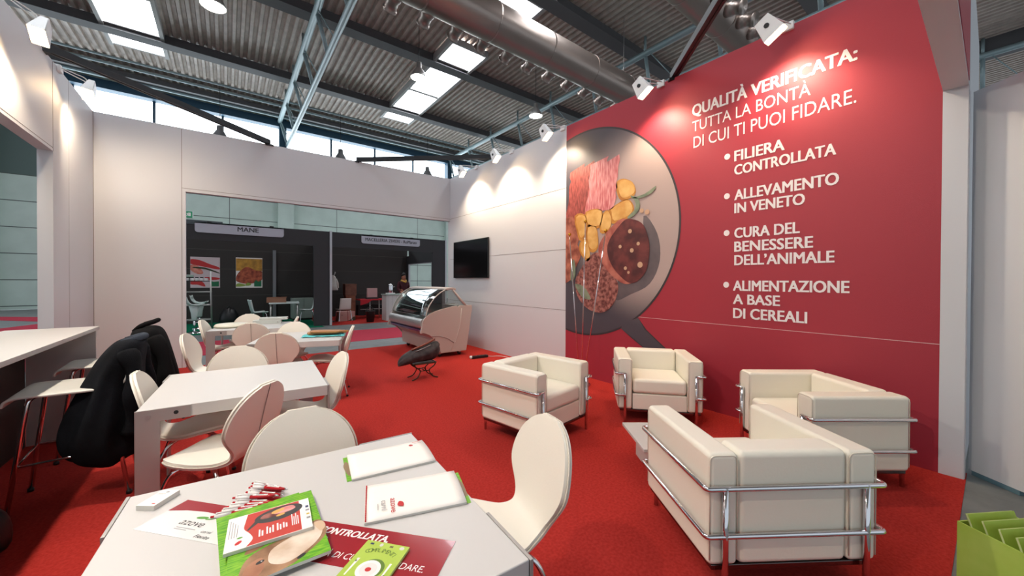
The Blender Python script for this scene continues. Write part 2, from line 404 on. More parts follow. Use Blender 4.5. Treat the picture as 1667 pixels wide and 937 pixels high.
# black bracing beams across the corners of the stand
def brace(label, a, b):
    t = thing('bracing_beam', label, 'beam', a); a, b = Vector(a), Vector(b); d = (b-a); e = d.normalized(); s = e.cross(Z).normalized()
    mb = MB(); mb.prism([(-.04, -.04), (-.012, -.04), (-.012, -.03), (.012, -.03), (.012, -.04), (.04, -.04), (.04, .04), (.012, .04), (.012, .03), (-.012, .03), (-.012, .04), (-.04, .04)], (0,0,0), s, Z, e, d.length)
    mb.build('profile', mat('anthracite_profile', (36, 38, 42), .4, .3), t)
    mb = MB()
    for q in (Vector((0,0,0)), d): mb.prism([(-.06, -.07), (.06, -.07), (.06, -.04), (-.06, -.04)], q-e*.05, s, Z, e, .10)
    mb.build('clamp', black_plastic, t)
    return t
brace('black bracing beam from the left wall to the back wall, under the roof light', (-1.62, 6.42, 4.045), (.62, 8.29, 4.045))
brace('black bracing beam across the far right corner, from the back wall to the white wall', (2.2, 8.31, 4.045), (4.43, 6.33, 4.045))
brace('black bracing beam rising from the top of the crimson wall', (4.43, 2.48, 4.045), (2.3, .20, 4.045))

# halogen floodlights on arms
def flood(label, head, wall_x, aim, power=None):
    h = Vector(head); t = thing('wall_spotlight', label, 'spotlight', h, 0, 'halogen floodlights along the wall tops')
    s = 1 if wall_x > h.x else -1
    beam = (Vector(aim)-h).normalized(); d = Vector((.10*s, -.50, -.86)).normalized(); side = Y.copy(); side = (side-d*side.dot(d)).normalized(); up = side.cross(d)
    mb = MB(); P = [(-.085, -.03), (.085, -.03), (.085, .05), (-.085, .05)]
    # tapered housing, open end towards the wall
    r1 = [-d*.20+side*x+up*y for x, y in ((-.065, -.025), (.065, -.025), (.065, .03), (-.065, .03))]
    r2 = [-d*.05+side*x+up*y for x, y in ((-.085, -.045), (.085, -.045), (.085, .05), (-.085, .05))]
    r3 = [d*.02+side*x+up*y for x, y in ((-.095, -.055), (.095, -.055), (.095, .06), (-.095, .06))]
    r4 = [d*.005+side*x+up*y for x, y in ((-.082, -.045), (.082, -.045), (.082, .05), (-.082, .05))]
    mb.loft([r1, r2, r3, r4]).build('housing', white_plastic, t, bevel=.006)
    MB().prism([(-.075, -.038), (.075, -.038), (.075, .042), (-.075, .042)], d*.008, side, up, d, .006).build('lamp_glass', bulb_warm, t)
    mb = MB(); w0 = Vector((wall_x-h.x, 0, 4.0-h.z))
    for q in (-.03, .03): mb.tube(fillet([-d*.10+side*q+up*.0, -d*.16+side*q+Vector((s*.05, 0, .06)), w0+Vector((-s*.02, q, .0))], .03), .006, 8)
    mb.build('arm', white_plastic, t, smooth=True)
    MB().box(tuple(w0+Vector((-.03, -.05, -.05))), tuple(w0+Vector((.03, .05, .03)))).build('bracket', white_plastic, t, bevel=.006)
    MB().lathe([(0, 0), (.022, 0), (.022, .012), (0, .012)], n=14)
    mk = MB(); mk.M = Matrix.Translation(up*.042-d*.10) @ up.to_track_quat('Z', 'Y').to_matrix().to_4x4(); mk.lathe([(0, 0), (.022, 0), (.022, .012), (0, .012)], n=14).build('knob', black_plastic, t)
    ld = bpy.data.lights.new('halogen', 'SPOT'); ld.energy = power or SPOT_W; ld.color = (1, .80, .58) if power is None or power < FILL_W else (1, .87, .72); ld.spot_size = math.radians(118 if power is None or power < FILL_W else 150); ld.spot_blend = .75; ld.shadow_soft_size = .05
    lo = bpy.data.objects.new('halogen', ld); COL.objects.link(lo); lo.parent = t; lo.location = d*.04
    lo.rotation_euler = beam.to_track_quat('-Z', 'Y').to_euler()
    return t
for y, lb in ((7.04, 'white floodlight on the white wall, closest to the back corner'), (5.76, 'white floodlight on the white wall beside the end of the corner brace'),
              (4.36, 'white floodlight at the seam between white wall and crimson wall'), (2.62, 'white floodlight over the frying pan edge of the crimson wall'),
              (1.27, 'white floodlight over the headline of the crimson wall, the brightest flare')):
    flood(lb, (4.04, y, 3.78), R_, (4.40, y-.02, 2.85), SPOT_W*1.6 if y > 4 else None)
for y, lb in ((5.34, 'white floodlight on the left wall above the side opening, with a flare'), (6.85, 'white floodlight on the left wall next to the back corner, seen against the windows')):
    flood(lb, (-1.36, y, 3.76 if y > 6 else 3.70), L_, (-1.42, y+.10, 2.9) if y < 6 else (-1.15, 8.15, 2.7), SPOT_W*1.5)
for y, lb in ((3.7, 'added white fill floodlight on the left wall, third from the back corner, just out of view'), (1.1, 'added white fill floodlight on the left wall, fourth from the back corner, out of view')):
    flood(lb, (-1.36, y, 3.76), L_, (1.9, y-.2 if y > 3 else 1.5, 0), FILL_W)  # unseen fill lamps added to the row to light tables and armchairs

# ================================================================== MURAL on the right wall (x = 4.40, facing -X)
mur = thing('wall_mural', 'crimson wall graphic with a frying pan of meat and white Italian text', 'mural', (R_, 4.285, 0))
mur_o = mur.location
def plate(name, pts, lv, m, parent, zbase=0, smooth=0):
    """flat printed shape given in wall coordinates (y, z); lv = layer"""
    q = smooth_poly(pts, smooth) if smooth else pts
    mb = MB(); mb.prism([(-(y-mur_o.y), z) for y, z in q], (-.0012*lv-.0005, 0, 0), -Y, Z, -X, .0011)
    return mb.build(name, m, parent)
mb = MB(); mb.box((-.0035, -4.022, 0), (-.0005, 0, H_)); mb.mi(1); mb.box((-.0042, -4.022, .996), (-.003, 0, 1.001))
mb.build('print', [crimson, mat('seam_light', (205, 170, 170), .6)], mur)
pan_in = mat('pan_print_grey', (166, 146, 140), .5, noise=((142, 124, 120), 1.3))
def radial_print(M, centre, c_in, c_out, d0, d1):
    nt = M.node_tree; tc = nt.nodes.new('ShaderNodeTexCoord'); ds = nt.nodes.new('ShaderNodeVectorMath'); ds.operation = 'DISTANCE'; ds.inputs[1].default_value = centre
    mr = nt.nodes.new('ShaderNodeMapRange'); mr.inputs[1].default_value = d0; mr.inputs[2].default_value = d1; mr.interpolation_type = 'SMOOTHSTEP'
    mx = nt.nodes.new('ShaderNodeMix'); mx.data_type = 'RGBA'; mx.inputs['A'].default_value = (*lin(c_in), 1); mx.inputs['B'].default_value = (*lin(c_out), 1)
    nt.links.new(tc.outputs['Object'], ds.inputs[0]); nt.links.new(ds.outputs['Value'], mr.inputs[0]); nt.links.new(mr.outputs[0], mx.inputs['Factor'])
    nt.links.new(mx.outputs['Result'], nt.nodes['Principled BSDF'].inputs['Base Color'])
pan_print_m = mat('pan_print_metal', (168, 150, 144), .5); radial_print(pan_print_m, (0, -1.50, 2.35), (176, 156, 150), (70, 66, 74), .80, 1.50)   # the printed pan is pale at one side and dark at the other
pan_rim = mat('pan_print_rim', (52, 46, 50), .5)
pan_dark = mat('pan_print_shadow', (86, 78, 82), .5, noise=((112, 100, 102), 2))
cy, cz, rad = 3.92, 2.22, 1.56
def arc(a0, a1, r, n=40): return [(cy-r*math.cos(math.radians(a0+(a1-a0)*i/n)), cz+r*math.sin(math.radians(a0+(a1-a0)*i/n))) for i in range(n+1)]
# pan outline: the disc cut by the mural's left edge, with the handle to lower right
def pan(r, cut, hw):
    a = [p for p in arc(112, -55, r, 60) if p[0] <= cut]
    a = [(cut, cz+math.sqrt(max(0, r*r-(cut-cy)**2)))]+a
    dwn = [p for p in arc(-62, -110, r, 30) if p[0] <= cut]+[(cut, cz-math.sqrt(max(0, r*r-(cut-cy)**2)))]
    hd = [(2.93+.0, .985), (2.82-hw, .84), (2.58-hw, .66), (2.40-hw, .54), (2.32, .47), (2.40+hw, .36), (2.75+hw, .54), (3.05+hw, .72), (3.2, .81)]
    return a+hd+dwn
plate('pan_rim_print', pan(1.575, 4.283, .012), 4, pan_rim, mur)
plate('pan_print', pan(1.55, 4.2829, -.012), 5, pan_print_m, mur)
plate('pan_shadow_print', smooth_poly([(2.86, 2.35), (2.66, 2.1), (2.62, 1.75), (2.76, 1.45), (3.05, 1.3), (3.3, 1.22), (3.2, 1.6), (2.85, 1.8)], 4), 6, pan_dark, mur)
meat_pink = mat('raw_strip_print', (188, 92, 96), .5, noise=((226, 158, 156), 5, (1, 9, 1.2)))
meat_dark = mat('seared_strip_print', (120, 50, 46), .5, noise=((178, 86, 76), 6, (1, 8, 1.5)))
meat_brown = mat('braised_meat_print', (122, 58, 44), .5, noise=((190, 116, 92), 7))
steak_m = mat('rare_steak_print', (72, 28, 30), .5, noise=((112, 50, 48), 6))
steak_rim = mat('steak_fat_print', (186, 112, 96), .5, noise=((150, 72, 62), 8))
burger_m = mat('minced_patty_print', (96, 44, 40), .5, noise=((172, 112, 102), 22))
pot_m = mat('potato_print', (206, 150, 72), .5, noise=((230, 186, 112), 5))
pot_d = mat('potato_side_print', (176, 112, 38), .5, noise=((206, 146, 62), 6))
leaf_m = mat('sage_leaf_print', (104, 116, 96), .5, noise=((136, 148, 122), 9))
pep_m = mat('peppercorn_print', (198, 160, 130), .5)
def strip(y0, y1, z0, z1, lean, m, lv):
    n = 10; R = random.Random(int(y0*100)); L = []; Rr = []
    for i in range(n+1):
        t = i/n; z = z0+(z1-z0)*t
        L.append((y0+lean*t+R.uniform(-.02, .02), z+R.uniform(-.01, .01))); Rr.append((y1+lean*t+R.uniform(-.02, .02), z+.06*t+R.uniform(-.01, .01)))
    plate('meat_strip_print', [p if p[0] < 4.2826 else (4.2826, p[1]) for p in L+Rr[::-1]], lv, m, mur)
strip(4.29, 4.02, 2.42, 3.23, -.12, meat_dark, 7); strip(4.04, 3.80, 2.50, 3.24, -.12, meat_dark, 8)
strip(3.86, 3.55, 2.53, 3.24, -.10, meat_pink, 9); strip(3.60, 3.32, 2.52, 3.20, -.08, meat_pink, 10)
plate('meat_chunk_print', [(4.2826, 2.50), (4.14, 2.52), (4.02, 2.32), (3.97, 2.17), (4.03, 2.05), (4.2826, 2.1)], 8, meat_brown, mur)
plate('meat_chunk_print', [(4.2826, 2.12), (4.05, 2.08), (3.94, 1.93), (3.97, 1.83), (4.1, 1.64), (4.16, 1.5), (4.2826, 1.44)], 9, meat_brown, mur)
P4 = dict(a=[(3.293, 2.88), (3.18, 2.91), (3.031, 2.83), (2.975, 2.69), (3.05, 2.62), (3.21, 2.61), (3.285, 2.74)],
     b=[(3.40, 2.52), (3.128, 2.615), (3.01, 2.506), (3.047, 2.37), (3.353, 2.30), (3.415, 2.46)],
     c=[(3.855, 2.545), (3.55, 2.53), (3.59, 2.27), (3.84, 2.33)], d=[(3.555, 2.435), (3.44, 2.51), (3.37, 2.34), (3.43, 2.2), (3.58, 2.2)],
     e=[(4.09, 2.51), (3.87, 2.50), (3.84, 2.25), (3.94, 2.11), (4.01, 2.17)], f=[(3.84, 2.31), (3.66, 2.305), (3.61, 2.0), (3.72, 1.91), (3.83, 2.01)],
     g=[(3.975, 2.08), (3.845, 2.12), (3.765, 1.84), (3.843, 1.79), (3.975, 1.93)])
for i, k in enumerate('egfcdba'):
    pl = P4[k]; ym = sum(p[0] for p in pl)/len(pl); zm = sum(p[1] for p in pl)/len(pl)
    plate('potato_print', pl, 10, pot_d, mur, smooth=3)
    plate('potato_face_print', [(ym+(y-ym)*.84-.012, zm+(z-zm)*.82+.012) for y, z in pl], 11, pot_m, mur, smooth=3)
pat = [(3.80, 1.84), (3.605, 1.90), (3.434, 1.66), (3.262, 1.46), (3.285, 1.238), (3.42, 1.07), (3.598, 1.01), (3.837, 1.07), (4.03, 1.257), (4.06, 1.5), (3.94, 1.68)]
plate('patty_print', pat, 10, burger_m, mur, smooth=4)
st = [(3.176, 2.35), (2.931, 2.27), (2.81, 2.068), (2.785, 1.864), (2.834, 1.623), (2.973, 1.484), (3.119, 1.44), (3.273, 1.5), (3.49, 1.68), (3.605, 1.912), (3.549, 2.09), (3.331, 2.29)]
plate('steak_rim_print', st, 12, steak_rim, mur, smooth=4)
plate('steak_print', [(3.10+(y-3.19)*.83, 1.90+(z-1.90)*.97) for y, z in st], 13, steak_m, mur, smooth=4)
for pl in ([(3.03, 2.616), (2.842, 2.635), (2.674, 2.71), (2.734, 2.63), (2.887, 2.59)], [(3.06, 2.65), (2.934, 2.59), (2.915, 2.449), (3.028, 2.355), (3.106, 2.36), (2.985, 2.456), (2.985, 2.56)],
           [(4.07, 1.43), (3.877, 1.385), (3.745, 1.205), (3.926, 1.235)], [(4.15, 1.75), (4.09, 1.82), (4.06, 1.6), (4.12, 1.48), (4.17, 1.52)]): plate('leaf_print', pl, 14, leaf_m, mur, smooth=3)
for y, z, r in ((3.06, 2.165, .03), (2.93, 1.985, .025), (3.22, 1.965, .025), (2.90, 1.70, .04), (3.13, 1.66, .025), (3.08, 1.60, .02), (3.03, 1.9, .03), (2.80, 2.39, .035), (2.88, 2.42, .03)):
    plate('peppercorn_print', blob(y, z, r, r, 14), 15, pep_m, mur)
def wtxt(body, y, z, cap, y1, bold, label=None, name='lettering', lines=None):
    mb = MB()
    for (s, yy, zz, c, ye, b) in lines: text_mb(s, (-.0048, yy-mur_o.y, zz), -Y, Z, c, mb, width=yy-ye, bold=b)
    return mb.build(name, ink_white, mur)
B_ = .028
wtxt(0,0,0,0,0,0, lines=[('QUALITÀ', 2.214, 3.442, .126, 1.633, .026), ('VERIFICATA:', 1.59, 3.436, .122, .762, .030), ('TUTTA LA BONTÀ', 2.216, 3.256, .121, 1.087, .0), ('DI CUI TI PUOI FIDARE.', 2.20, 3.061, .130, .762, .0)])
for ln in ([('FILIERA', 1.747, 2.792, .11, 1.293), ('CONTROLLATA', 1.746, 2.642, .104, .898)], [('ALLEVAMENTO', 1.743, 2.368, .108, .876), ('IN VENETO', 1.742, 2.226, .104, 1.125)],
           [('CURA DEL', 1.740, 1.955, .106, 1.163), ('BENESSERE', 1.739, 1.807, .106, 1.059), ('DELL\u2019ANIMALE', 1.738, 1.660, .106, .902)],
           [('ALIMENTAZIONE', 1.748, 1.383, .106, .797), ('A BASE', 1.747, 1.238, .102, 1.319), ('DI CEREALI', 1.745, 1.085, .106, 1.098)]):
    wtxt(0,0,0,0,0,0, lines=[(*q, .026) for q in ln])
for z in (2.862, 2.425, 2.018, 1.445): plate('bullet_mark', blob(1.823, z, .03, .033, 20), 4, ink_white, mur)

# flat screen on the white wall
tv = thing('wall_television', 'black flat television screen mounted on the white wall', 'television', (R_, 7.265, 1.968))
MB().box((-.045, -.75, -.43), (-.012, .75, .43)).build('casing', black_plastic, tv, bevel=.006)
MB().box((-.0465, -.735, -.415), (-.0449, .735, .415)).build('screen', black_gloss, tv)
MB().box((-.012, -.25, -.2), (0, .25, .2)).build('wall_mount', black_plastic, tv)

# ================================================================== SEATING
# moulded chair with upholstered shell: local front +Y, seat .46 m, top .87 m
def shell_profile(n=40):
    key = [(0, .235, .425), (.03, .225, .447), (.10, .16, .462), (.20, .06, .457), (.30, -.04, .447), (.37, -.105, .445), (.43, -.16, .462), (.48, -.192, .50), (.54, -.213, .558), (.62, -.234, .636), (.72, -.258, .734), (.80, -.278, .812), (.86, -.294, .872)]
    P = smooth_path([(0, y, z) for _, y, z in key], 5); S = []
    tot = 0; S = [0]
    for i in range(1, len(P)): tot += (P[i]-P[i-1]).length; S.append(tot)
    return P, S, tot
def shell_w(s, T):
    a, b = .20, T-.225
    if s < a: return .212*math.sqrt(max(0, 1-((a-s)/a)**2))**.9
    if s > b: return .222*math.sqrt(max(0, 1-((s-b)/(T-b))**2))**.92
    m_ = .50*T
    if s < m_: t = (s-a)/(m_-a); t = t*t*(3-2*t); return .212+(.128-.212)*t
    t = (s-m_)/(b-m_); t = t*t*(3-2*t); return .128+(.222-.128)*t
def make_chair():
    t = thing('upholstered_chair', 'x', 'chair')
    P, S, T = shell_profile(); G = []; NV = 13
    for i, (p, s) in enumerate(zip(P, S)):
        s2 = min(max(s, .006), T-.006); w_ = shell_w(s2, T); q = i/(len(P)-1)
        bk = max(0, min(1, (s-.46*T)/(.2*T))); st_ = max(0, min(1, (.40*T-s)/(.15*T)))
        row = []
        for j in range(NV):
            u = -1+2*j/(NV-1); x = w_*math.sin(u*PI/2)
            row.append((x, p.y+bk*.028*(x/.22)**2*1.0, p.z+st_*.012*(x/.2)**2))
        G.append(row)
    o = MB().grid(G).build('seat_shell', leather_chair, t, smooth=True, solid=.030)
    md = o.modifiers.new('b', 'BEVEL'); md.width = .011; md.segments = 3; md.limit_method = 'ANGLE'; md.angle_limit = 1.0
    # seam down the back and welt along the rim
    rows = [k for k, s in enumerate(S) if s > .52*T]
    mb = MB(); mb.tube([(0, P[k].y-.0165, P[k].z-.003) for k in rows], .0028, 6); mb.build('seam', piping, o, smooth=True)
    rim = [G[k][0] for k in range(len(P))]+[G[k][NV-1] for k in range(len(P)-1, -1, -1)]
    MB().tube([(x*1.03, y, z) for x, y, z in rim], .0042, 6, closed=True).build('welt', mat('leatherette_welt', (206, 198, 184), .5), o, smooth=True)
    for sx in (-1, 1):
        for sy in (1, -1):
            pts = smooth_path([(sx*.05, sy*.035+.02, .418), (sx*.13, sy*.10+.02, .416), (sx*.17, sy*.145+.015, .37), (sx*.195, sy*.185+.005, .22), (sx*.215, sy*.225-.005, .004)], 5)
            l = MB().tube(pts, .0105, 10).build('leg', chrome, t, smooth=True)
            MB().lathe([(0, 0), (.014, 0), (.014, .018), (.011, .02)], (sx*.215, sy*.225-.005, 0), 12).build('glide', black_plastic, l, smooth=True)
    MB().box((-.075, -.055, .414), (.075, .095, .432)).build('bracket', black_plastic, t, bevel=.006)
    return t
c0 = make_chair(); first = True
CG = 'cream upholstered chairs around the white tables'
def chair(x, y, deg, label):
    global first
    if first:
        c0.location = (x, y, 0); c0.rotation_euler = (0, 0, math.radians(deg)); c0['label'] = label; c0['group'] = CG; first = False; return c0
    return dup(c0, label, (x, y, 0), math.radians(deg), group=CG)
chair(.865, 1.257, 78, 'cream chair pulled up to the paper-covered table, in front of the open carpet')
chair(.27, 1.70, 178, 'cream chair behind the paper-covered table, its smooth front just above the table edge')
chair(-.035, 2.80, 50, 'cream chair turned askew with its seamed back and whole seat in view')
chair(-.188, 3.40, -92, 'cream chair tucked under the empty table beside the hanging coats')
chair(.49, 3.32, 92, 'cream chair seen edge-on at the aisle end of the empty table')
chair(.088, 3.90, 182, 'cream chair behind the empty table, its smooth front above the far edge')
chair(-.10, 5.42, -104, 'cream chair seen from the side next to the back wall, facing the cutting-board table')
chair(.52, 5.29, -16, 'cream chair with seamed back at the near side of the cutting-board table')
chair(.692, 5.888, 163, 'cream chair behind the cutting-board table, smooth front facing the camera')
chair(1.05, 5.29, 74, 'cream chair on the open carpet at the cutting-board end of its table')
chair(.32, 6.62, -12, 'cream chair with seamed back at the near side of the rearmost table')
chair(-.03, 7.18, -102, 'cream chair at the end of the rearmost table beside the opening frame')
chair(.25, 7.74, 168, 'cream chair behind the rearmost table, furthest back against the dark booth')
chair(.64, 7.08, 78, 'cream chair at the green-carpet end of the rearmost table, mostly hidden')

# square tables with pinwheel metal corner legs
def make_table():
    t = thing('square_table', 'x', 'table'); h = .49
    MB().box((-h+.004, -h+.004, .668), (h-.004, h-.004, .74)).build('tabletop', table_white, t, bevel=.004)
    for k in range(4):
        # local corner frame: k=0 lower-left corner with plate in the front face
        c, s = math.cos(k*PI/2), math.sin(k*PI/2)
        ex = Vector((c, s, 0)); ey = Vector((-s, c, 0))
        o = ex*(-h)+ey*(-h)
        mb = MB(); mb.prism([(0, 0), (.105, 0), (.105, .668), (.24, .668), (.24, .7398), (0, .7398)], o+ey*.0035, ex, Z, -ey, .010)
        l = mb.build('leg', table_leg, t, bevel=.0015)
        mb = MB()
        q = o-ey*.0066+ex*.175+Z*.707; mb.prism([(.011*math.cos(a*PI/8), .011*math.sin(a*PI/8)) for a in range(16)], q, ex, Z, -ey, .0015)
        mb.build('bolt', dark_hole, l)
        q = o-ey*.0066+ex*.055+Z*.700; mb = MB(); mb.prism([(.012*math.cos(a*PI/8), .012*math.sin(a*PI/8)) for a in range(16)], q, ex, Z, -ey, .002)
        mb.build('bolt', alu, l)
    return t
t0 = make_table(); TG = 'white square tables in a row'
t0.location = (.187, 1.268, 0); t0.rotation_euler = (0, 0, math.radians(-4.1)); t0['label'] = 'nearest white square table, covered with brochures, pens and notepads'; t0['group'] = TG
dup(t0, 'white square table standing empty beside the hanging coats', (.107, 3.378, 0), math.radians(-3.5))
dup(t0, 'white square table with cutting boards on a turquoise cloth', (.784, 5.537, 0), math.radians(-17.6))
dup(t0, 'white square table furthest back, with a round tray lid and flat boxes', (.33, 7.24, 0), math.radians(-11))

# cube armchairs with chrome rails: local front +Y
def make_armchair():
    t = thing('cube_armchair', 'x', 'armchair'); W, D, H, B = .416, .350, .672, .14; a = .145
    def cushion(name, lo, hi, bv=.03):
        return MB().box(lo, hi).build(name, leather, t, bevel=bv, seg=4)
    pip = mat('ivory_piping', (212, 204, 188), .5)
    for s in (-1, 1):
        x0, x1 = (W-a, W) if s > 0 else (-W, -W+a)
        o = cushion('armrest', (x0, -D, B), (x1, D, H), .026)
        for yy in (D-.003, -D+.003):
            MB().tube(fillet([(x0+.006, yy, B+.03), (x0+.006, yy, H-.012), (x1-.006, yy, H-.012), (x1-.006, yy, B+.03)], .03), .003, 6).build('piping', pip, o, smooth=True)
    bx = W-a-.002
    cushion('backrest', (-bx, -D+.002, B), (bx, -D+.165, H+.004), .030)
    cushion('seat_cushion', (-bx+.002, -D+.167, .305), (bx-.002, D-.006, .46), .038)
    cushion('seat_base', (-bx+.001, -D+.167, B), (bx-.001, D-.016, .302), .008)
    r = .0125; g = r+.005
    for z in (.515, .293):
        P = [(W-.07, D+g, z), (W+g+.004, D+g, z), (W+g+.004, -D-g, z), (-W-g-.004, -D-g, z), (-W-g-.004, D+g, z), (-W+.07, D+g, z)]
        MB().tube(fillet(P, .02), r, 12).build('rail', chrome, t, smooth=True)
    for sx in (-1, 1):
        for sy in (1, -1):
            x_ = sx*(W-.07)
            MB().tube([(x_, sy*(D+g-.002), .0), (x_, sy*(D+g-.002), .522)], .0145, 12).build('leg', chrome, t, smooth=True)
    MB().box((-W+.02, -D+.01, B-.024), (W-.02, D-.01, B)).build('frame', mat('dark_chrome', (110, 106, 106), .2, 1.), t, bevel=.003)
    return t
A0 = make_armchair(); AG = 'white cube armchairs'
A0['group'] = AG; A0['label'] = 'nearest white cube armchair, seen from behind with chrome rails across its back'
A0.location = (2.332, .862, 0); A0.rotation_euler = (0, 0, math.radians(-34.6))
dup(A0, 'white cube armchair standing alone on the carpet in front of the white wall', (2.445, 2.787, 0), math.radians(189.6))
dup(A0, 'white cube armchair facing the camera below the pan handle', (3.803, 2.33, 0), math.radians(131))
dup(A0, 'white cube armchair against the crimson wall next to the end post', (3.80, .90, 0), math.radians(52.9))

# low table between the armchairs
t = thing('coffee_table', 'low white coffee table half hidden behind the nearest armchair', 'table', (2.731, 1.973, 0), math.radians(-127))
MB().box((0, 0, .225), (.52, .50, .25)).build('tabletop', table_white, t, bevel=.003)
for yy in (.10, .38): MB().box((.06, yy, 0), (.46, yy+.02, .225)).build('leg', table_white, t, bevel=.002)
MB().box((.08, .12, .06), (.44, .38, .08)).build('shelf', table_white, t, bevel=.002)

# bar counter
bt = thing('bar_counter', 'high white bar counter with solid end panel along the left wall', 'counter', (-1.25, 5.24, 0))
MB().box((-.29, -3.9, .995), (.275, 0, 1.028)).build('worktop', table_white, bt, bevel=.003)
MB().box((-.16, -.055, 0), (.262, -.015, .995)).build('end_panel', table_white, bt, bevel=.002)
MB().box((-.20, -3.85, 0), (-.16, -.056, .995)).build('back_panel', mat('dark_brown_panel', (52, 46, 44), .5), bt, bevel=.002)  # back panel darker than the other bar panels
MB().box((-.16, -3.85, 0), (.262, -3.81, .995)).build('end_panel', table_white, bt, bevel=.002)

# bar stools: local front +Y, seat .75
def make_stool():
    t = thing('bar_stool', 'x', 'stool')
    pr = smooth_path([(0, .275, .700), (0, .262, .735), (0, .215, .748), (0, .1, .746), (0, -.1, .742), (0, -.2, .748), (0, -.245, .79), (0, -.262, .87), (0, -.275, .97)], 5)
    o = MB().grid([[(x, p.y, p.z) for x in (-.235, -.12, 0, .12, .235)] for p in pr]).build('seat_shell', mat('pale_grey_laminate', (204, 203, 196), .35), t, smooth=True, solid=.014)
    md = o.modifiers.new('b', 'BEVEL'); md.width = .004; md.segments = 2; md.limit_method = 'ANGLE'
    ft = {}
    for sx in (-1, 1):
        for sy in (1, -1):
            a, b = Vector((sx*.19, sy*.17+.01, .735)), Vector((sx*.235, sy*.262, .003)); ft[sx, sy] = a.lerp(b, .56)
            l = MB().tube(fillet([(sx*.10, sy*.12, .735), a, b], .05), .0125, 10).build('leg', chrome, t, smooth=True)
            MB().lathe([(0, 0), (.016, 0), (.016, .02), (.0125, .022)], (b.x, b.y, 0), 12).build('glide', black_plastic, l, smooth=True)
    for a, b in (((-1, 1), (-1, -1)), ((1, 1), (1, -1)), ((-1, 1), (1, 1)), ((-1, -1), (1, -1))):
        MB().tube([ft[a], ft[b]], .0075, 8).build('footrest', chrome, t, smooth=True)
    return t
s0 = make_stool(); s0['label'] = 'bar stool with pale seat and chrome legs, under the charcoal fleece coat'; s0['group'] = 'bar stools at the counter'
s0.location = (-.815, 3.86, 0); s0.rotation_euler = (0, 0, math.radians(93))
dup(s0, 'bar stool with pale seat, the one next to the end panel of the bar', (-.835, 4.80, 0), math.radians(93))

# coats hung over the stool backs
def coat(name, label, cat, base, rings, m, m2, seed, collar=None):
    t = thing(name, label, cat, base, 0, 'dark coats on the bar stools'); R = random.Random(seed); n = 40; out = []
    ph = [R.uniform(0, 6.28) for _ in range(5)]
    SP = smooth_path([(z, cx, cy) for z, cx, cy, hx, hy in rings], 4); SH = smooth_path([(z, hx, hy) for z, cx, cy, hx, hy in rings], 4)
    for a, b in zip(SP, SH):
        f = max(0, min(1, (rings[0][0]-a.x)/.35)); q = []
        for k in range(n):
            th = 2*PI*k/n; w_ = 1+f*(.055*math.sin(5*th+ph[0]+a.x*3)+.045*math.sin(9*th+ph[1]-a.x*5)+.03*math.sin(14*th+ph[2]))
            q.append((a.y+b.y*w_*math.cos(th), a.z+b.z*w_*math.sin(th), a.x+f*.015*math.sin(3*th+ph[3])))
        out.append(q)
    MB().loft(out).build('body', m, t, smooth=True, subsurf=1)
    return t
fleece = mat('charcoal_fleece', (18, 19, 22), .95, noise=((30, 33, 39), 3), bump=(200, .4), spec=.1)
blackwool = mat('black_wool', (11, 11, 13), .9, bump=(200, .3), spec=.15)
ct = coat('fleece_jacket', 'charcoal fleece coat hanging over the stool nearer the camera', 'coat', (-.545, 3.84, 0),
     [(1.055, .0, 0, .03, .10), (1.035, -.01, 0, .075, .16), (.97, -.035, 0, .105, .20), (.86, -.07, 0, .13, .225), (.70, -.10, 0, .165, .24), (.52, -.125, -.01, .20, .25), (.38, -.135, -.02, .205, .25), (.27, -.12, -.02, .185, .23), (.215, -.09, -.02, .12, .17)], fleece, None, 3)
for s, y0 in ((1, .17), (-1, -.17)):
    pts = smooth_path([(-.01, y0, .98), (.03, y0*1.25, .84), (.035, y0*1.3, .62), (.02, y0*1.25, .42)], 5)
    MB().tube(pts, [.05+.012*math.sin(i*.9) for i in range(len(pts))], 12).build('sleeve', fleece, ct, smooth=True)
MB().tube(smooth_path([(-.05, -.07, 1.03), (.03, -.085, 1.055), (.06, 0, 1.06), (.03, .085, 1.055), (-.05, .07, 1.03)], 5), .022, 10).build('collar', mat('slate_fleece', (58, 64, 74), .95, bump=(200, .4), spec=.1), ct, smooth=True)
ct = coat('wool_jacket', 'black jacket with upturned collar on the stool next to the back wall', 'coat', (-.575, 4.78, 0),
     [(1.045, .0, 0, .05, .10), (1.02, -.005, 0, .095, .18), (.95, .0, 0, .125, .22), (.8, .015, 0, .15, .235), (.6, .03, 0, .175, .25), (.4, .04, 0, .18, .25), (.3, .03, 0, .13, .2)], blackwool, None, 8)
MB().tube(smooth_path([(-.09, -.05, 1.01), (-.04, -.09, 1.06), (.03, -.06, 1.085), (.06, 0, 1.10), (.03, .06, 1.085), (-.04, .09, 1.06)], 5), .02, 10).build('collar', blackwool, ct, smooth=True)
pts = smooth_path([(.05, -.2, .96), (.12, -.25, .8), (.14, -.26, .6), (.12, -.25, .42)], 5)
MB().tube(pts, [.055+.01*math.sin(i*.8) for i in range(len(pts))], 12).build('sleeve', blackwool, ct, smooth=True)
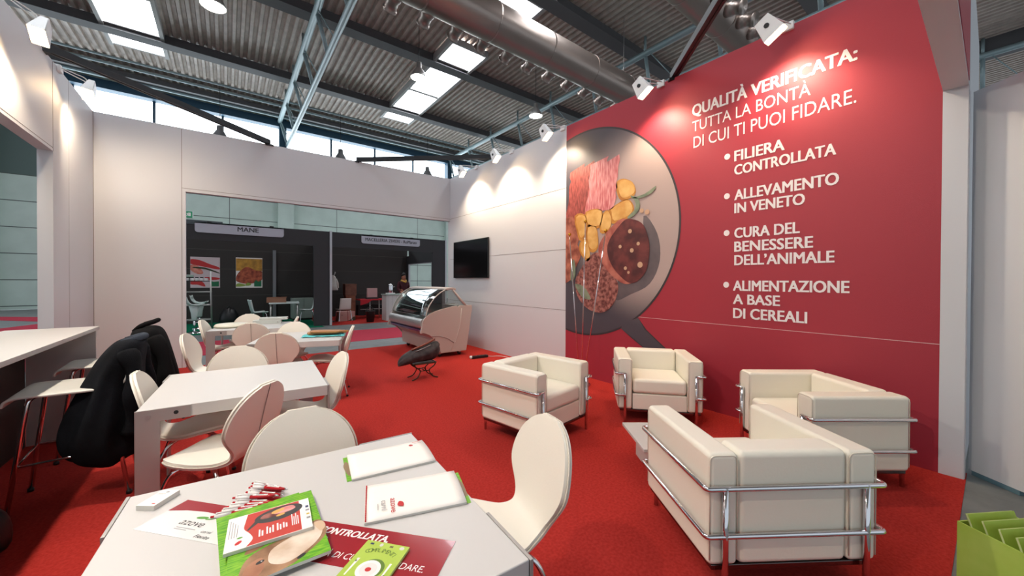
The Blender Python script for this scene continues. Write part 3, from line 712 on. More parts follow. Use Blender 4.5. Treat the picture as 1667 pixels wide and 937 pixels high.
# dark bag on the floor at the left edge
t = thing('handbag', 'black bag on the floor by the bar stool, cut off at the left edge', 'bag', (-1.08, 3.24, 0), .4)
MB().loft([[(.15*q*math.cos(a*PI/10)*(1+.06*math.sin(a)), .11*q*math.sin(a*PI/10), z) for a in range(20)] for q, z in ((.85, .0), (1, .03), (1.02, .12), (.9, .2), (.6, .25), (.2, .262))]).build('body', mat('black_leather', (16, 15, 16), .45), t, smooth=True, subsurf=1)
MB().tube(smooth_path([(-.09, 0, .22), (-.06, 0, .34), (.06, 0, .34), (.09, 0, .22)], 6), .009, 8).build('handle', black_plastic, t, smooth=True)
for x_ in (-.09, .09): MB().ball((x_, -.03, .2), .012).build('buckle', chrome, t, smooth=True)

# ================================================================== PAPERS ON THE NEAREST TABLE (top at z=.74)
TZ = .7402
paper = mat('white_paper', (238, 234, 228), .6)
page_edge = mat('page_edges', (206, 206, 200), .7)
gloss_red = mat('glossy_crimson_film', (150, 38, 46), .16, coat=.4)
gloss_white = mat('glossy_white_film', (226, 224, 222), .2, coat=.3)
ink_black = mat('black_ink', (34, 34, 36), .5)
ink_red = mat('red_ink', (190, 44, 46), .5)
ink_green = mat('green_ink', (88, 150, 62), .5)
ink_navy = mat('navy_ink', (40, 46, 92), .5)
ink_grey = mat('grey_ink', (140, 140, 142), .6)
ink_gold = mat('gold_ink', (196, 166, 70), .5)
grass = mat('grass_print', (74, 150, 28), .4, noise=((136, 190, 46), 14, (2, 14, 1)), coat=.2)
class Sheet:
    """a flat item on a table: origin = lower-left corner as read, ex = reading direction"""
    def __init__(s, name, label, cat, ll, ang, z, group=None):
        s.t = thing(name, label, cat, (ll[0], ll[1], z), ang, group); s.h = 0
    def slab(s, name, poly, h, m, base=0., bevel=0):
        o = MB().prism(poly, (0, 0, base), X, Y, Z, h).build(name, m, s.t, bevel=bevel); s.h = max(s.h, base+h); return o
    def ink(s, name, polys, m, lv=1, par=None):
        for grp in ([polys] if 'lettering' in name else [[p] for p in polys]):
            mb = MB()
            for p in grp: mb.prism(p, (0, 0, s.h+.00008*lv), X, Y, Z, .00007)
            o = mb.build(name, m, par or s.t)
        return o
    def text(s, name, items, m, lv=3, ex=X, ey=Y):
        mb = MB()
        for body, x, y, c, w_, b, sh in items: text_mb(body, (x, y, s.h), ex, ey, c, mb, width=w_, bold=b, shear=sh, lift=.0001*lv, thick=0)
        return mb.build(name, m, s.t)
def rect(x0, y0, x1, y1): return [(x0, y0), (x1, y0), (x1, y1), (x0, y1)]

# long banner sheet: white logo end and crimson end with the slogan
A_, B2 = Vector((-.106, 1.644)), Vector((.513, .926)); dv = (B2-A_).normalized(); ang = math.atan2(dv.y, dv.x); nn = Vector((dv.y, -dv.x))
ll = A_+nn*.152
ban = Sheet('banner_sheet', 'long glossy banner sheet, white at one end and crimson at the other, under the brochures', 'banner', ll, ang, TZ)
BL = (B2-A_).length
ban.slab('film', rect(0, 0, BL, .152), .0008, gloss_white)
ban.ink('crimson_print', [[(.0, .092), (.06, .106), (.13, .112), (.20, .108), (.25, .09), (.29, .06), (.31, .0), (BL, 0), (BL, .152), (0, .152)]], gloss_red, 1)
ban.text('logo_lettering', [('azove', .100, .048, .026, .084, .0, .2)], ink_black)
ban.ink('small_print', [rect(.110, .035, .18, .0375), rect(.110, .028, .155, .0305)], ink_grey, 2)
ban.text('logo_lettering', [('carni', .205, .030, .011, .036, 0, .2), ('Fiorite', .205, .010, .012, .05, .02, .2)], ink_black)
ban.ink('logo_mark', [blob(.145, .086, .020, .006, 16, .15), blob(.178, .100, .014, .005, 14, .1), smooth_poly([(.158, .084), (.176, .089), (.188, .101), (.193, .100), (.183, .086), (.166, .080)], 3)], ink_green, 2)
ban.text('slogan_lettering', [('FILIERA CONTROLLATA,', .425, .106, .025, .335, .03, .18), ('IN VENETO.', .425, .068, .025, .165, .03, .18), ('TUTTA LA BONTÀ DI CUI TI PUOI FIDARE.', .425, .026, .021, .48, -.004, .18)], ink_white)

# business cards stack
sh = Sheet('card_stack', 'small stack of white cards near the corner of the table', 'cards', (-.233, 1.668), math.radians(-38), TZ)
for i in range(1): sh.slab('cards', rect(0, 0, .058, .092), .015, [page_edge]); sh.slab('top_card', rect(0, 0, .058, .092), .0006, paper, .015)
sh.ink('card_print', [blob(.045, .012, .006, .003, 10), rect(.006, .07, .03, .0712), rect(.006, .064, .026, .0652)], ink_red, 2)
sh.ink('card_print', [blob(.030, .078, .006, .004, 10)], ink_grey, 2)

# magazines with a calf on the cover
def magazine(label, ll, ang, z, cover):
    s = Sheet('magazine', label, 'magazine', ll, ang, z, 'magazines with a green cover')
    W, Hh = .222, .348
    s.slab('pages', rect(.001, .001, W-.001, Hh-.001), .0088, page_edge, .0004); s.slab('cover', rect(0, 0, W, Hh), .0007, grass, .0092, 0)
    if cover:
        calf = mat('calf_coat_print', (226, 212, 196), .5, noise=((190, 164, 138), 9)); brown = mat('calf_brown_print', (120, 84, 58), .5, noise=((168, 130, 98), 14))
        s.ink('calf_print', [smooth_poly([(.03, .0), (.025, .05), (.045, .095), (.09, .118), (.15, .13), (.19, .155), (.216, .16), (.228, .12), (.22, .075), (.18, .035), (.12, .0)], 4)], brown, 1)
        s.ink('calf_face_print', [smooth_poly([(.085, .045), (.092, .09), (.13, .115), (.17, .132), (.205, .148), (.219, .125), (.212, .085), (.185, .05), (.14, .022), (.11, .02)], 4)], calf, 2)
        s.ink('calf_cheek_print', [smooth_poly([(.03, .02), (.04, .06), (.07, .075), (.075, .04), (.06, .01)], 3)], mat('calf_cheek_brown', (150, 98, 72), .5, noise=((178, 128, 98), 12)), 3)
        s.ink('calf_eye_print', [blob(.067, .058, .010, .006, 14, .4)], ink_black, 4)
        s.ink('calf_eye_shine', [blob(.070, .060, .002, .0015, 8)], paper, 5)
        s.ink('calf_nostril_print', [blob(.155, .022, .012, .006, 14, .5)], ink_black, 3)
        s.ink('calf_muzzle_print', [smooth_poly([(.20, .15), (.222, .15), (.228, .12), (.214, .10), (.206, .12)], 3)], mat('calf_muzzle_print', (204, 176, 148), .5), 3)
        for ear in ([(.12, .15), (.16, .20), (.185, .205), (.18, .165), (.15, .14)], [(.035, .11), (.055, .15), (.085, .145), (.075, .12)]): s.ink('calf_ear_print', [smooth_poly(ear, 3)], brown, 4)
        s.ink('title_block', [rect(.065, .135, .15, .172)], paper, 5)
        s.text('title_lettering', [('alleva', .072, .142, .014, .05, 0, 0)], ink_red, 7)
    return s
magazine('green magazine underneath, only its edges showing below the calf cover', (-.012, 1.092), math.radians(2.6), TZ+.0012, False)
magazine('green magazine with a brown and white calf on its cover', (-.003, 1.076), math.radians(-1.2), TZ+.0118, True)
# stack of crimson leaflets on the magazine
lf = Sheet('leaflet_stack', 'stack of red leaflets showing a frying pan, lying on the calf magazine', 'leaflets', (-.010, 1.206), math.radians(-4.5), TZ+.0225)
LW, LH = .205, .165
lf.slab('leaflets', rect(0, 0, LW, LH), .009, page_edge); lf.slab('top_leaflet', rect(0, 0, LW, LH), .0004, paper, .009)
lf.ink('crimson_print', [[(p.x, p.y) for p in smooth_path([(.048, .002, 0), (.062, .03, 0), (.054, .06, 0), (.040, .09, 0), (.042, .125, 0), (.046, .163, 0)], 4)]+[(.178, .163), (.178, .002)]], mat('brick_red_print', (188, 62, 52), .5), 1)
lf.ink('pan_print', [blob(.125, .123, .062, .036, 30, .12), [(.072, .10), (.05, .075), (.046, .078), (.064, .112)]], mat('pan_small_print', (62, 60, 60), .5), 2)
lf.ink('food_print', [blob(.105, .126, .026, .016, 18, .1, .08, 3)], burger_m, 3); lf.ink('food_print', [blob(.14, .134, .03, .016, 18, .2, .08, 5)], meat_pink, 4); lf.ink('food_print', [blob(.122, .137, .018, .009, 14, .3), blob(.128, .112, .012, .006, 12, .2)], pot_m, 5)
def bars(x0, y0, n, w_, h_, gap): return [rect(x0+i*gap, y0, x0+i*gap+w_, y0+h_*(1-.25*(i % 2))) for i in range(n)]
lf.ink('leaflet_lettering', bars(.075, .03, 2, .004, .034, .007)+bars(.093, .032, 3, .004, .036, .007)+bars(.118, .034, 2, .004, .036, .007)+bars(.133, .038, 2, .004, .028, .007)+bars(.155, .036, 4, .0026, .06, .005), ink_white, 3)
lf.ink('logo_mark', [blob(.03, .03, .010, .006, 14, .9)], ink_red, 2); lf.ink('logo_mark', [blob(.032, .052, .007, .004, 12)], ink_green, 2)
lf.ink('logo_mark', [rect(.194, .11, .202, .122)], ink_navy, 2); lf.ink('logo_mark', [rect(.194, .07, .202, .078)], ink_gold, 2); lf.ink('small_print', [rect(.193, .092, .203, .1), rect(.193, .048, .203, .058)]+[rect(.006+.006*i, .06, .0075+.006*i, .15-.01*i) for i in range(4)], ink_grey, 2)

# ballpoint pens
pen_red = mat('red_pen_plastic', (176, 22, 34), .25); pen_white = mat('white_pen_plastic', (236, 234, 232), .3)
def pen(label, tip, end, z, flip=False):
    a, b = Vector((*tip, z)), Vector((*end, z)); d = b-a; t = thing('ballpoint_pen', label, 'pen', a, math.atan2(d.y, d.x), 'red and white promotional pens'); L = .142
    mb = MB(); mb.tube([(.012, 0, 0), (.03, 0, 0), (.06, 0, 0), (.088, 0, 0)], [.0036, .0055, .0062, .0058], 12).build('barrel', pen_red, t, smooth=True)
    MB().tube([(.0, 0, 0), (.003, 0, 0), (.012, 0, 0)], [.0008, .0022, .0036], 10).build('tip', chrome, t, smooth=True)
    MB().tube([(.088, 0, 0), (.11, 0, 0), (.132, 0, 0)], [.0058, .006, .005], 12).build('cap', pen_white, t, smooth=True)
    MB().tube([(.132, 0, 0), (L, 0, 0)], .0032, 10).build('button', pen_red, t, smooth=True)
    MB().tube(fillet([(.128, 0, .0045), (.128, 0, .009), (.085, 0, .0085)], .003), .0016, 6).build('clip', pen_white, t, smooth=True)
    MB().prism([(.034, -.003), (.08, -.003), (.08, .003), (.034, .003)], (0, 0, .0056), X, Y, Z, .0008).build('grip_stripe', pen_white, t)
    MB().prism([(.045, -.0012), (.07, -.0012), (.07, .0012), (.045, .0012)], (0, 0, .0064), X, Y, Z, .0002).build('pen_lettering', ink_grey, t)
    return t
PP = [((.158, 1.512), (.075, 1.618)), ((.156, 1.490), (.062, 1.592)), ((.152, 1.468), (.048, 1.570)), ((.140, 1.455), (.030, 1.552)), ((.152, 1.446), (.029, 1.535)), ((.130, 1.437), (.006, 1.524)), ((.121, 1.434), (-.008, 1.506)), ((.108, 1.4315), (-.026, 1.486)), ((.095, 1.4305), (-.040, 1.467))]
PL = ['topmost of the red and white pens, furthest from the leaflets', 'second pen from the far end of the row', 'third pen from the far end of the row', 'fourth pen from the far end, lying in the middle of the heap', 'fifth red and white pen, middle of the fan',
      'sixth red and white pen, in the near half of the fan', 'third pen from the calf magazine', 'second pen from the calf magazine', 'red and white pen lying against the edge of the calf magazine']
for i, ((a, b), l) in enumerate(zip(PP, PL)): pen(l, a, b, TZ+.0072+.0007*(i % 2))
for i, (a, b, l) in enumerate((((.165, 1.475), (.075, 1.565), 'pen riding on top of the heap at its far half'), ((.135, 1.452), (.022, 1.520), 'pen riding on top of the heap nearer the magazine'))): pen(l, a, b, TZ+.0200)

# two notepads with white covers
def notepad(label, ll, ang, W, Hh, binding, mirror):
    s = Sheet('notepad', label, 'notepad', ll, ang, TZ, 'white notepads')
    e = .016
    back = rect(-e, .006, W-e, Hh-.004) if mirror else rect(e, .006, W+e, Hh-.004)
    s.slab('back_cover', back, .0012, grass); s.ink('cow_print', [blob(-e*.4 if mirror else W+e*.3, Hh*.5, .012, .06, 18, .1, .1, 2)], mat('cow_print_brown', (140, 118, 92), .5), 1)
    s.slab('pages', rect(0, .001, W, Hh), .0065, page_edge, .0013)
    # slightly bowed white cover
    P = [[(W*i/10, Hh*j/8, .0085+.006*math.sin(PI*j/8)*(.4+.6*i/10 if not mirror else 1)) for j in range(9)] for i in range(11)]
    MB().grid(P).build('front_cover', paper, s.t, smooth=True, solid=.0008); s.h = .0135
    return s
n1 = notepad('white notepad near the far corner of the table, its logo upside down', (.362, 1.432), math.radians(-9.0), .315, .215, False, True)
n1.ink('logo_mark', [smooth_poly([(.245, .172), (.252, .18), (.26, .175), (.262, .165), (.25, .163)], 2)], ink_red, 6)
n1.text('logo_lettering', [('azove', .30, .20, .010, .035, 0, 0)], ink_red, 6, -X, -Y); n1.text('logo_lettering', [('carni', .30, .185, .009, .03, 0, 0)], ink_grey, 6, -X, -Y)
n2 = notepad('white notepad with a red checked binding strip and azove lettering', (.326, 1.150), math.radians(-17.0), .315, .215, True, False)
mb = MB()
for i in range(22): mb.box((.001, .004+.0095*i, .0088), (.005, .0085+.0095*i, .0142))
mb.build('binding_strip', ink_red, n2.t)
n2.text('logo_lettering', [('azove', .078, .098, .019, .080, 0, 0)], ink_red, 6, -Y, X); n2.text('logo_lettering', [('carni', .050, .094, .018, .056, 0, 0)], ink_grey, 6, -Y, X)
n2.ink('logo_mark', [smooth_poly([(.098, .052), (.104, .072), (.112, .07), (.118, .06), (.116, .042), (.108, .045)], 2)], ink_red, 6); n2.ink('small_print', [rect(.038, .045, .0395, .08)], ink_grey, 6)

# green booklet with a plate and cutlery
green_cover = mat('lime_cover', (160, 186, 66), .45, noise=((176, 202, 86), 6)); dk_green = mat('moss_ink', (92, 122, 44), .5)
def booklet_front(t, W, Hh, o, ex, ey, ez, deco=True, cover=None, th=.006, bevel=0):
    o, ex, ey, ez = Vector(o), Vector(ex), Vector(ey), Vector(ez)
    MB().prism(rect(.001, .001, W-.001, Hh-.001), o, ex, ey, ez, th).build('pages', mat('lime_page_edges', (196, 208, 150), .7), t)
    for q, nm in ((-.0006, 'back_cover'), (th, 'cover')): MB().prism(rect(0, 0, W, Hh), o+ez*q, ex, ey, ez, .0006).build(nm, cover or green_cover, t)
    if not deco: return
    h = th+.0006
    def ink(nm, polys, m, lv):
        mb = MB()
        for p in polys: mb.prism(p, o+ez*(h+.0001*lv), ex, ey, ez, .0001)
        mb.build(nm, m, t)
    cx, cy_ = W*.5, Hh*.46
    ink('plate_shadow_print', [blob(cx+.006, cy_+.004, .033, .033, 26)], dk_green, 1); ink('plate_print', [blob(cx, cy_, .031, .031, 26)], paper, 2); ink('plate_print', [blob(cx, cy_, .022, .022, 22)], gloss_white, 3)
    ink('logo_mark', [blob(cx, cy_, .008, .007, 14)], ink_red, 4)
    for cut in ([(cx-.05, cy_-.028), (cx-.046, cy_-.028), (cx-.043, cy_+.03), (cx-.05, cy_+.03)], [(cx+.044, cy_-.028), (cx+.048, cy_-.028), (cx+.05, cy_+.03), (cx+.044, cy_+.03)]): ink('cutlery_print', [cut], paper, 2)
    ink('badge_print', [rect(W*.12, Hh*.92, W*.2, Hh*.955)], ink_navy, 2); ink('badge_print', [blob(W*.38, Hh*.94, .005, .006, 12), blob(W*.86, Hh*.94, .007, .006, 12)], page_edge, 2); ink('badge_print', [rect(W*.58, Hh*.92, W*.66, Hh*.955)], mat('olive_ink', (104, 96, 60), .5), 2)
    mb = MB(); word = 'COMPLIMENTI'; n_ = len(word)
    for i, ch in enumerate(word):
        a = math.radians(118-56*i/(n_-1)); r_ = .078
        c_, s_ = math.cos(a), math.sin(a); tx = ex*s_-ey*c_; ty = ex*c_+ey*s_
        text_mb(ch, o+ex*(cx+r_*c_)+ey*(cy_-.018+r_*s_)+ez*(h+.0003), tx, ty, .014, mb, width=None if ch != 'I' else None, bold=.0, thick=0, align='C', lift=0)
    mb.build('title_lettering', dk_green, t)
    mb = MB(); text_mb('LE CARNI', o+ex*cx+ey*(Hh*.10)+ez*(h+.0003), ex, ey, .005, mb, width=.022, thick=0, align='C', lift=0); mb.build('small_lettering', dk_green, t)
    ink('small_print', [rect(W*.18, Hh*.20, W*.82, Hh*.206), rect(W*.22, Hh*.18, W*.78, Hh*.186), rect(W*.26, Hh*.16, W*.74, Hh*.166), blob(W*.12, cy_+.02, .003, .003, 8), blob(W*.88, cy_-.01, .003, .003, 8)], dk_green, 2)
bk = thing('recipe_booklet', 'lime green booklet with plate and cutlery lying on the crimson end of the banner', 'booklet', (.208, .918, TZ+.0025), math.radians(-36.5), 'lime green booklets')
bk.location = (.177, .957, TZ+.0025); bk.rotation_euler = (0, 0, math.radians(-50.6))
booklet_front(bk, .128, .178, (0, 0, 0), X, Y, Z)

# ================================================================== OTHER LOOSE THINGS
# cutting boards on a turquoise cloth
wood = mat('oiled_board_wood', (190, 134, 78), .5, noise=((160, 104, 56), 4, (1, 14, 1)))
a3 = math.radians(-17.6)
cl = MB(); R3 = random.Random(4); G3 = []
for i in range(15):
    G3.append([(.50*i/14-.25+.008*math.sin(j), .30*j/9-.15+.01*math.sin(i*1.3), .004+.010*abs(math.sin(i*.9+j*.7))) for j in range(10)])
o = cl.grid(G3).build('cloth', mat('turquoise_cloth', (96, 200, 206), .8, bump=(60, .3)), None, smooth=True, solid=.003); o.location = (1.02, 5.42, TZ+.001); o.rotation_euler = (0, 0, a3)
tag(o, 'crumpled turquoise cloth under the cutting boards', 'cloth')
def board(label, loc, rz, L, W, tilt):
    t = thing('cutting_board', label, 'cutting board', loc, rz, 'wooden cutting boards'); t.rotation_euler = (tilt, 0, rz)
    MB().prism(smooth_poly([(0, 0), (L*.5, 0), (L*.72, .0), (L*.80, W*.30), (L, W*.36), (L*1.01, W*.64), (L*.80, W*.70), (L*.72, W), (L*.5, W), (0, W)], 4), (0, 0, 0), X, Y, Z, .022).build('board', wood, t, bevel=.004)
    mb = MB(); mb.tube([(L*.95+.008*math.cos(a*PI/8), W*.5+.008*math.sin(a*PI/8), .0225) for a in range(16)], .0015, 6, closed=True).build('hanging_hole', mat('dark_wood', (70, 44, 26), .6), t)
    return t
board('wooden cutting board lowest on the turquoise cloth', (.84, 5.46, TZ+.021), a3+.02, .44, .19, 0)
board('wooden cutting board on top of the pair, handle over the cloth edge', (.86, 5.42, TZ+.045), a3-.14, .43, .17, 0)
t = thing('plastic_wrap', 'scrap of clear plastic wrap beside the cutting boards', 'wrap', (1.14, 5.62, TZ+.003), .4)
MB().grid([[(.14*i/7, .08*j/5-.04, .02*abs(math.sin(i*1.7+j*2.1))+.01*i/7) for j in range(6)] for i in range(8)]).build('film', glass('clear_film', (232, 244, 240), .1, .25), t, smooth=True)
# things on the rearmost table
a2 = math.radians(-11)
t = thing('tray_lid', 'round white tray lid on the rearmost table', 'tray', (.06, 7.28, TZ), a2)
MB().lathe([(.215, 0), (.225, .01), (.222, .035), (.205, .05), (0, .058)], n=36).build('lid', mat('cream_plastic', (226, 224, 208), .35), t, smooth=True)
MB().lathe([(.226, .006), (.232, .010), (.232, .016), (.226, .02)], n=36).build('rim', mat('olive_rim', (150, 150, 130), .4), t, smooth=True)
def flatbox(label, loc, L, W, h):
    t = thing('display_tray', label, 'tray', loc, a2, 'long flat trays'); T = .006
    mb = MB(); mb.box((0, 0, 0), (L, W, T)); mb.box((0, 0, T), (L, T, h)); mb.box((0, W-T, T), (L, W, h)); mb.box((0, T, T), (T, W-T, h)); mb.box((L-T, T, T), (L, W-T, h))
    mb.build('tray', mat('frosted_tray', (198, 204, 200), .3), t, bevel=.002)
    MB().box((.0, .0, h), (L, W, h+.008)).build('lid', mat('frosted_lid', (224, 228, 224), .25), t, bevel=.002)
    mb = MB().box((L*.86, -.004, h*.35), (L*.90, 0, h*.65)).build('clasp', alu, t)
flatbox('long frosted tray on the rearmost table, next to the round lid', (.33, 7.46, TZ), .40, .16, .055)
flatbox('long white tray on the rearmost table, closest to its green-carpet end', (.42, 7.44, TZ+.064), .40, .16, .03)

# three thin metal rods with gold tips in front of the mural
t = thing('rod_lamp', 'three thin metal rods with gold tips rising behind the solitary armchair', 'floor lamp', (4.02, 3.60, 0))
MB().lathe([(0, 0), (.13, 0), (.13, .012), (.03, .02), (.02, .05), (0, .052)], n=28).build('base', chrome, t, smooth=True)
for dy, hy, hz in ((.03, .245, 2.155), (0, -.06, 2.31), (-.03, -.415, 2.14)):
    MB().tube([(0, dy, .03), (0, dy+(hy-dy)*.5, hz*.5), (0, hy, hz)], .0075, 8).build('rod', chrome, t, smooth=True)
    MB().ball((0, hy, hz+.012), .024, 12, 8).build('gold_tip', mat('polished_gold', (212, 160, 60), .25, 1.), t, smooth=True)
# bag resting on a small wrought-iron stool
t = thing('iron_stool', 'small wrought-iron stool with curved legs under the grey bag', 'stool', (2.36, 5.30, 0), math.radians(-4))
iron = mat('dark_bronze_iron', (66, 46, 34), .45, .6)
for sy in (-1, 1):
    for sx in (-1, 1):
        MB().tube(smooth_path([(sx*.17, sy*.10, .235), (sx*.14, sy*.10, .19), (sx*.075, sy*.09, .14), (sx*.075, sy*.09, .10), (sx*.12, sy*.10, .035), (sx*.20, sy*.11, .007)], 5), .009, 8).build('leg', iron, t, smooth=True)
    MB().tube([(-.08, sy*.09, .125), (.08, sy*.09, .125)], .007, 8).build('stretcher', iron, t, smooth=True)
MB().tube([(0, -.09, .125), (0, .09, .125)], .007, 8).build('stretcher', iron, t, smooth=True)
MB().tube(fillet([(-.18, -.11, .235), (.18, -.11, .235), (.18, .11, .235), (-.18, .11, .235), (-.18, -.11, .235)], .03), .009, 8).build('seat_frame', iron, t, smooth=True)
MB().box((-.17, -.10, .222), (.17, .10, .232)).build('seat', iron, t)
t = thing('grey_bag', 'crumpled dark grey bag lying on the small iron stool', 'bag', (2.34, 5.30, .246), math.radians(-4))
rg = []; RB = random.Random(5)
for i, (x_, zc, hy, hz) in enumerate(((-.36, -.005, .02, .035), (-.33, .03, .06, .06), (-.26, .06, .10, .085), (-.15, .10, .13, .105), (-.02, .12, .14, .12), (.10, .135, .14, .13), (.20, .155, .12, .14), (.26, .18, .08, .11), (.285, .20, .03, .06))):
    rg.append([(x_+.01*math.sin(k*1.9), hy*math.cos(2*PI*k/20)*(1+.10*math.sin(k*2.3+i)), max(.004 if -.2 < x_ < .2 else -.04, zc+hz*math.sin(2*PI*k/20)*(1+.08*math.sin(k*1.7+i*2)))) for k in range(20)])
MB().loft(rg).build('body', mat('charcoal_suede', (68, 62, 64), .8, noise=((42, 38, 40), 9), bump=(40, .5)), t, smooth=True, subsurf=1)
MB().tube(smooth_path([(-.17, -.04, .20), (-.10, -.06, .225), (.05, -.06, .275), (.17, -.05, .325), (.20, 0, .33)], 5), .016, 8).build('handle', mat('brown_leather', (120, 62, 44), .5), t, smooth=True)
MB().tube(smooth_path([(-.12, -.10, .185), (.0, -.115, .225), (.10, -.11, .262)], 5), .006, 6).build('zip', alu, t, smooth=True)
# multi-socket strip
t = thing('power_strip', 'black power strip lying on the carpet in front of the white wall', 'power strip', (3.66, 6.02, 0), math.radians(-6))
MB().box((0, -.035, 0), (.34, .035, .05)).build('casing', black_plastic, t, bevel=.008)
mk = MB(); mk.M = Matrix.Translation((-.012, 0, .03)) @ Matrix.Rotation(PI/2, 4, 'Y'); mk.lathe([(0, -.015), (.03, -.015), (.03, .02), (0, .02)], n=18); mk.build('plug', white_plastic, t, smooth=True)
for i in range(4): MB().lathe([(0, .0495), (.022, .0495), (.022, .052), (.018, .052), (.018, .050), (0, .050)], (.06+.075*i, 0, 0), 16).build('socket', mat('dark_grey_plastic', (48, 48, 50), .5), t)
MB().tube(smooth_path([(.34, 0, .02), (.42, .0, .008), (.60, -.08, .006), (.66, -.40, .006), (.68, -1.2, .006)], 6), .005, 6).build('cable', white_plastic, t, smooth=True)

# carton of booklets by the end of the carpet
boxm = mat('lime_carton', (166, 196, 78), .55, noise=((180, 208, 100), 5))
cx0 = Vector((2.895, .108, 0)); ca = math.atan2(-.185, -.115)
t = thing('display_carton', 'open lime green cardboard carton standing on the floor in the corner', 'box', cx0, ca)
LX, WY, hB, T = .46, .34, .29, .006           # local x runs along the front edge, local y to the right
mb = MB(); mb.box((0, 0, 0), (LX, WY, T)).build('bottom', boxm, t)
for a, b in (((0, 0, T), (LX, T, hB)), ((0, WY-T, T), (LX, WY, hB)), ((0, T, T), (T, WY-T, hB)), ((LX-T, T, T), (LX, WY-T, hB))): MB().box(a, b).build('side', boxm, t)
Mx = Matrix.Translation(cx0) @ Matrix.Rotation(ca, 4, 'Z')
BLb = ['lime booklet furthest back in the carton, its top edge the highest', 'lime booklet second from the back of the carton', 'lime booklet third from the back of the carton', 'lime booklet fourth from the back, leaning in the carton', 'lime booklet behind the front one in the carton', 'lime booklet in front in the carton, its printed cover in view']
for i in range(6):
    tl = math.radians(69+1.2*i)
    loc = Mx @ Vector((.15+.046*i, .012+.004*i, .008))
    b = thing('recipe_booklet', BLb[i], 'booklet', loc, 0, 'lime green booklets')
    # stands on its lower edge across the carton and leans towards the back (local -x)
    ly = Vector((-math.sin(ca), math.cos(ca), 0)); lx = Vector((math.cos(ca), math.sin(ca), 0))
    up = (-lx*math.cos(tl)+Z*math.sin(tl)); nrm = ly.cross(up)
    booklet_front(b, .265, .355-.005*i, (0, 0, 0), ly, up, nrm, deco=(i == 5), th=.008)

# ================================================================== BOOTHS ACROSS THE AISLE
FY, BH, FZ = 13.3, 3.06, 2.57          # booth front, height, underside of the fascia
BB = 16.3
struct(MB().box((-3.2, FY, FZ), (2.20, FY+.05, BH)).build('wall_booth_fascia', black_panel))
struct(MB().box((2.74, FY, FZ), (6.328, FY+.05, BH)).build('wall_booth_fascia', black_panel))
mb = MB(); mb.box((2.20, FY, 0), (2.665, FY+.05, BH)); mb.mi(1); mb.box((2.665, FY-.02, 0), (2.735, FY+.07, BH+.02)); struct(mb.build('wall_booth_pillar', [black_panel, booth_trim]))
mb = MB(); mb.box((6.33, FY, 0), (6.85, FY+.05, BH)); mb.mi(1); mb.box((6.85, FY-.02, 0), (6.91, FY+.07, BH+.02)); struct(mb.build('wall_booth_pillar', [black_panel, booth_trim]))
mb = MB(); mb.box((-3.2, BB, 0), (6.5, BB+.05, 3.06)); mb.mi(1); mb.box((-3.2, BB-.003, .92), (6.5, BB, .928)); mb.box((-3.2, BB-.003, 1.84), (6.5, BB, 1.848)); mb.box((-3.2, BB-.003, 2.50), (6.5, BB, 2.51))
struct(mb.build('wall_booth_back', [mat('dark_brown_booth_panel', (44, 40, 38), .6), mat('booth_seam', (84, 80, 76), .6)]))
mb = MB(); mb.box((2.66, FY+.05, 0), (2.71, BB, 3.04)); struct(mb.build('wall_booth_divider', black_panel))
# side wall of the second booth with a doorway to the hall behind
mb = MB(); mb.box((6.46, 13.35, 0), (6.52, 13.7, 2.56)); mb.box((6.46, 13.7, 2.18), (6.52, 16.05, 3.04)); mb.box((6.46, 16.05, 0), (6.52, BB, 2.56)); mb.mi(1)
mb.box((6.45, 13.67, 0), (6.53, 13.7, 2.2)); mb.box((6.45, 16.03, 0), (6.53, 16.06, 2.2)); mb.box((6.45, 13.7, 2.17), (6.53, 16.05, 2.2)); struct(mb.build('wall_booth_side', [black_panel, booth_trim]))
# aluminium posts in the first booth
t = struct(MB().box((1.33, BB-.14, 0), (1.43, BB-.02, 2.56)).build('trim_5', mat('grey_post', (126, 130, 134), .4, .4)))
t = struct(MB().box((2.92, BB-.16, 0), (3.12, BB-.02, 2.56)).build('trim_6', mat('brown_post', (70, 60, 58), .5)))
t = struct(MB().box((-3.2, FY-.02, 2.98), (-.10, FY, 3.10)).build('trim_7', mat('slate_rail', (70, 80, 84), .5)))
# name boards
def name_board(label, x0, x1, z0, z1, body, cap, wd, xo=0):
    t = thing('name_board', label, 'sign', ((x0+x1)/2, FY-.03, z0)); w_ = (x1-x0)/2; h = z1-z0; r = .07
    P = [(-w_, h), (-w_, r)]+[(-w_+r-r*math.cos(a), r-r*math.sin(a)) for a in (.4, .8, 1.2)]+[(-w_+r, 0), (w_-r, 0)]+[(w_-r+r*math.sin(a), r-r*math.cos(a)) for a in (.4, .8, 1.2)]+[(w_, r), (w_, h)]
    MB().prism(P, (0, .03, 0), X, Z, -Y, .03).build('board', mat('pale_grey_board', (176, 180, 190), .4), t)
    mb = MB()
    for b_, x, wdt in body: text_mb(b_, (x, 0, h*.33), X, Z, cap, mb, width=wdt, bold=.018, align='L', thick=.002)
    mb.build('lettering', ink_black, t)
    for x in (-w_*.7, w_*.7): MB().box((x-.05, -.01, h), (x+.05, .05, h+.035)).build('hook', black_plastic, t)
    MB().box((-w_, .0, h-.03), (w_, .032, h)).build('rail', mat('violet_grey_rail', (120, 112, 124), .4), t)
name_board('pale name board reading MANE above the left booth', -.70, 1.375, 2.77, 3.05, [('MANE', -.10, .50)], .125, None)
name_board('pale name board reading MACELLERIA ZIVIERI above the right booth', 3.66, 5.78, 2.745, 3.03, [('MACELLERIA ZIVIERI - RoManzo', -.93, 1.86)], .105, None)
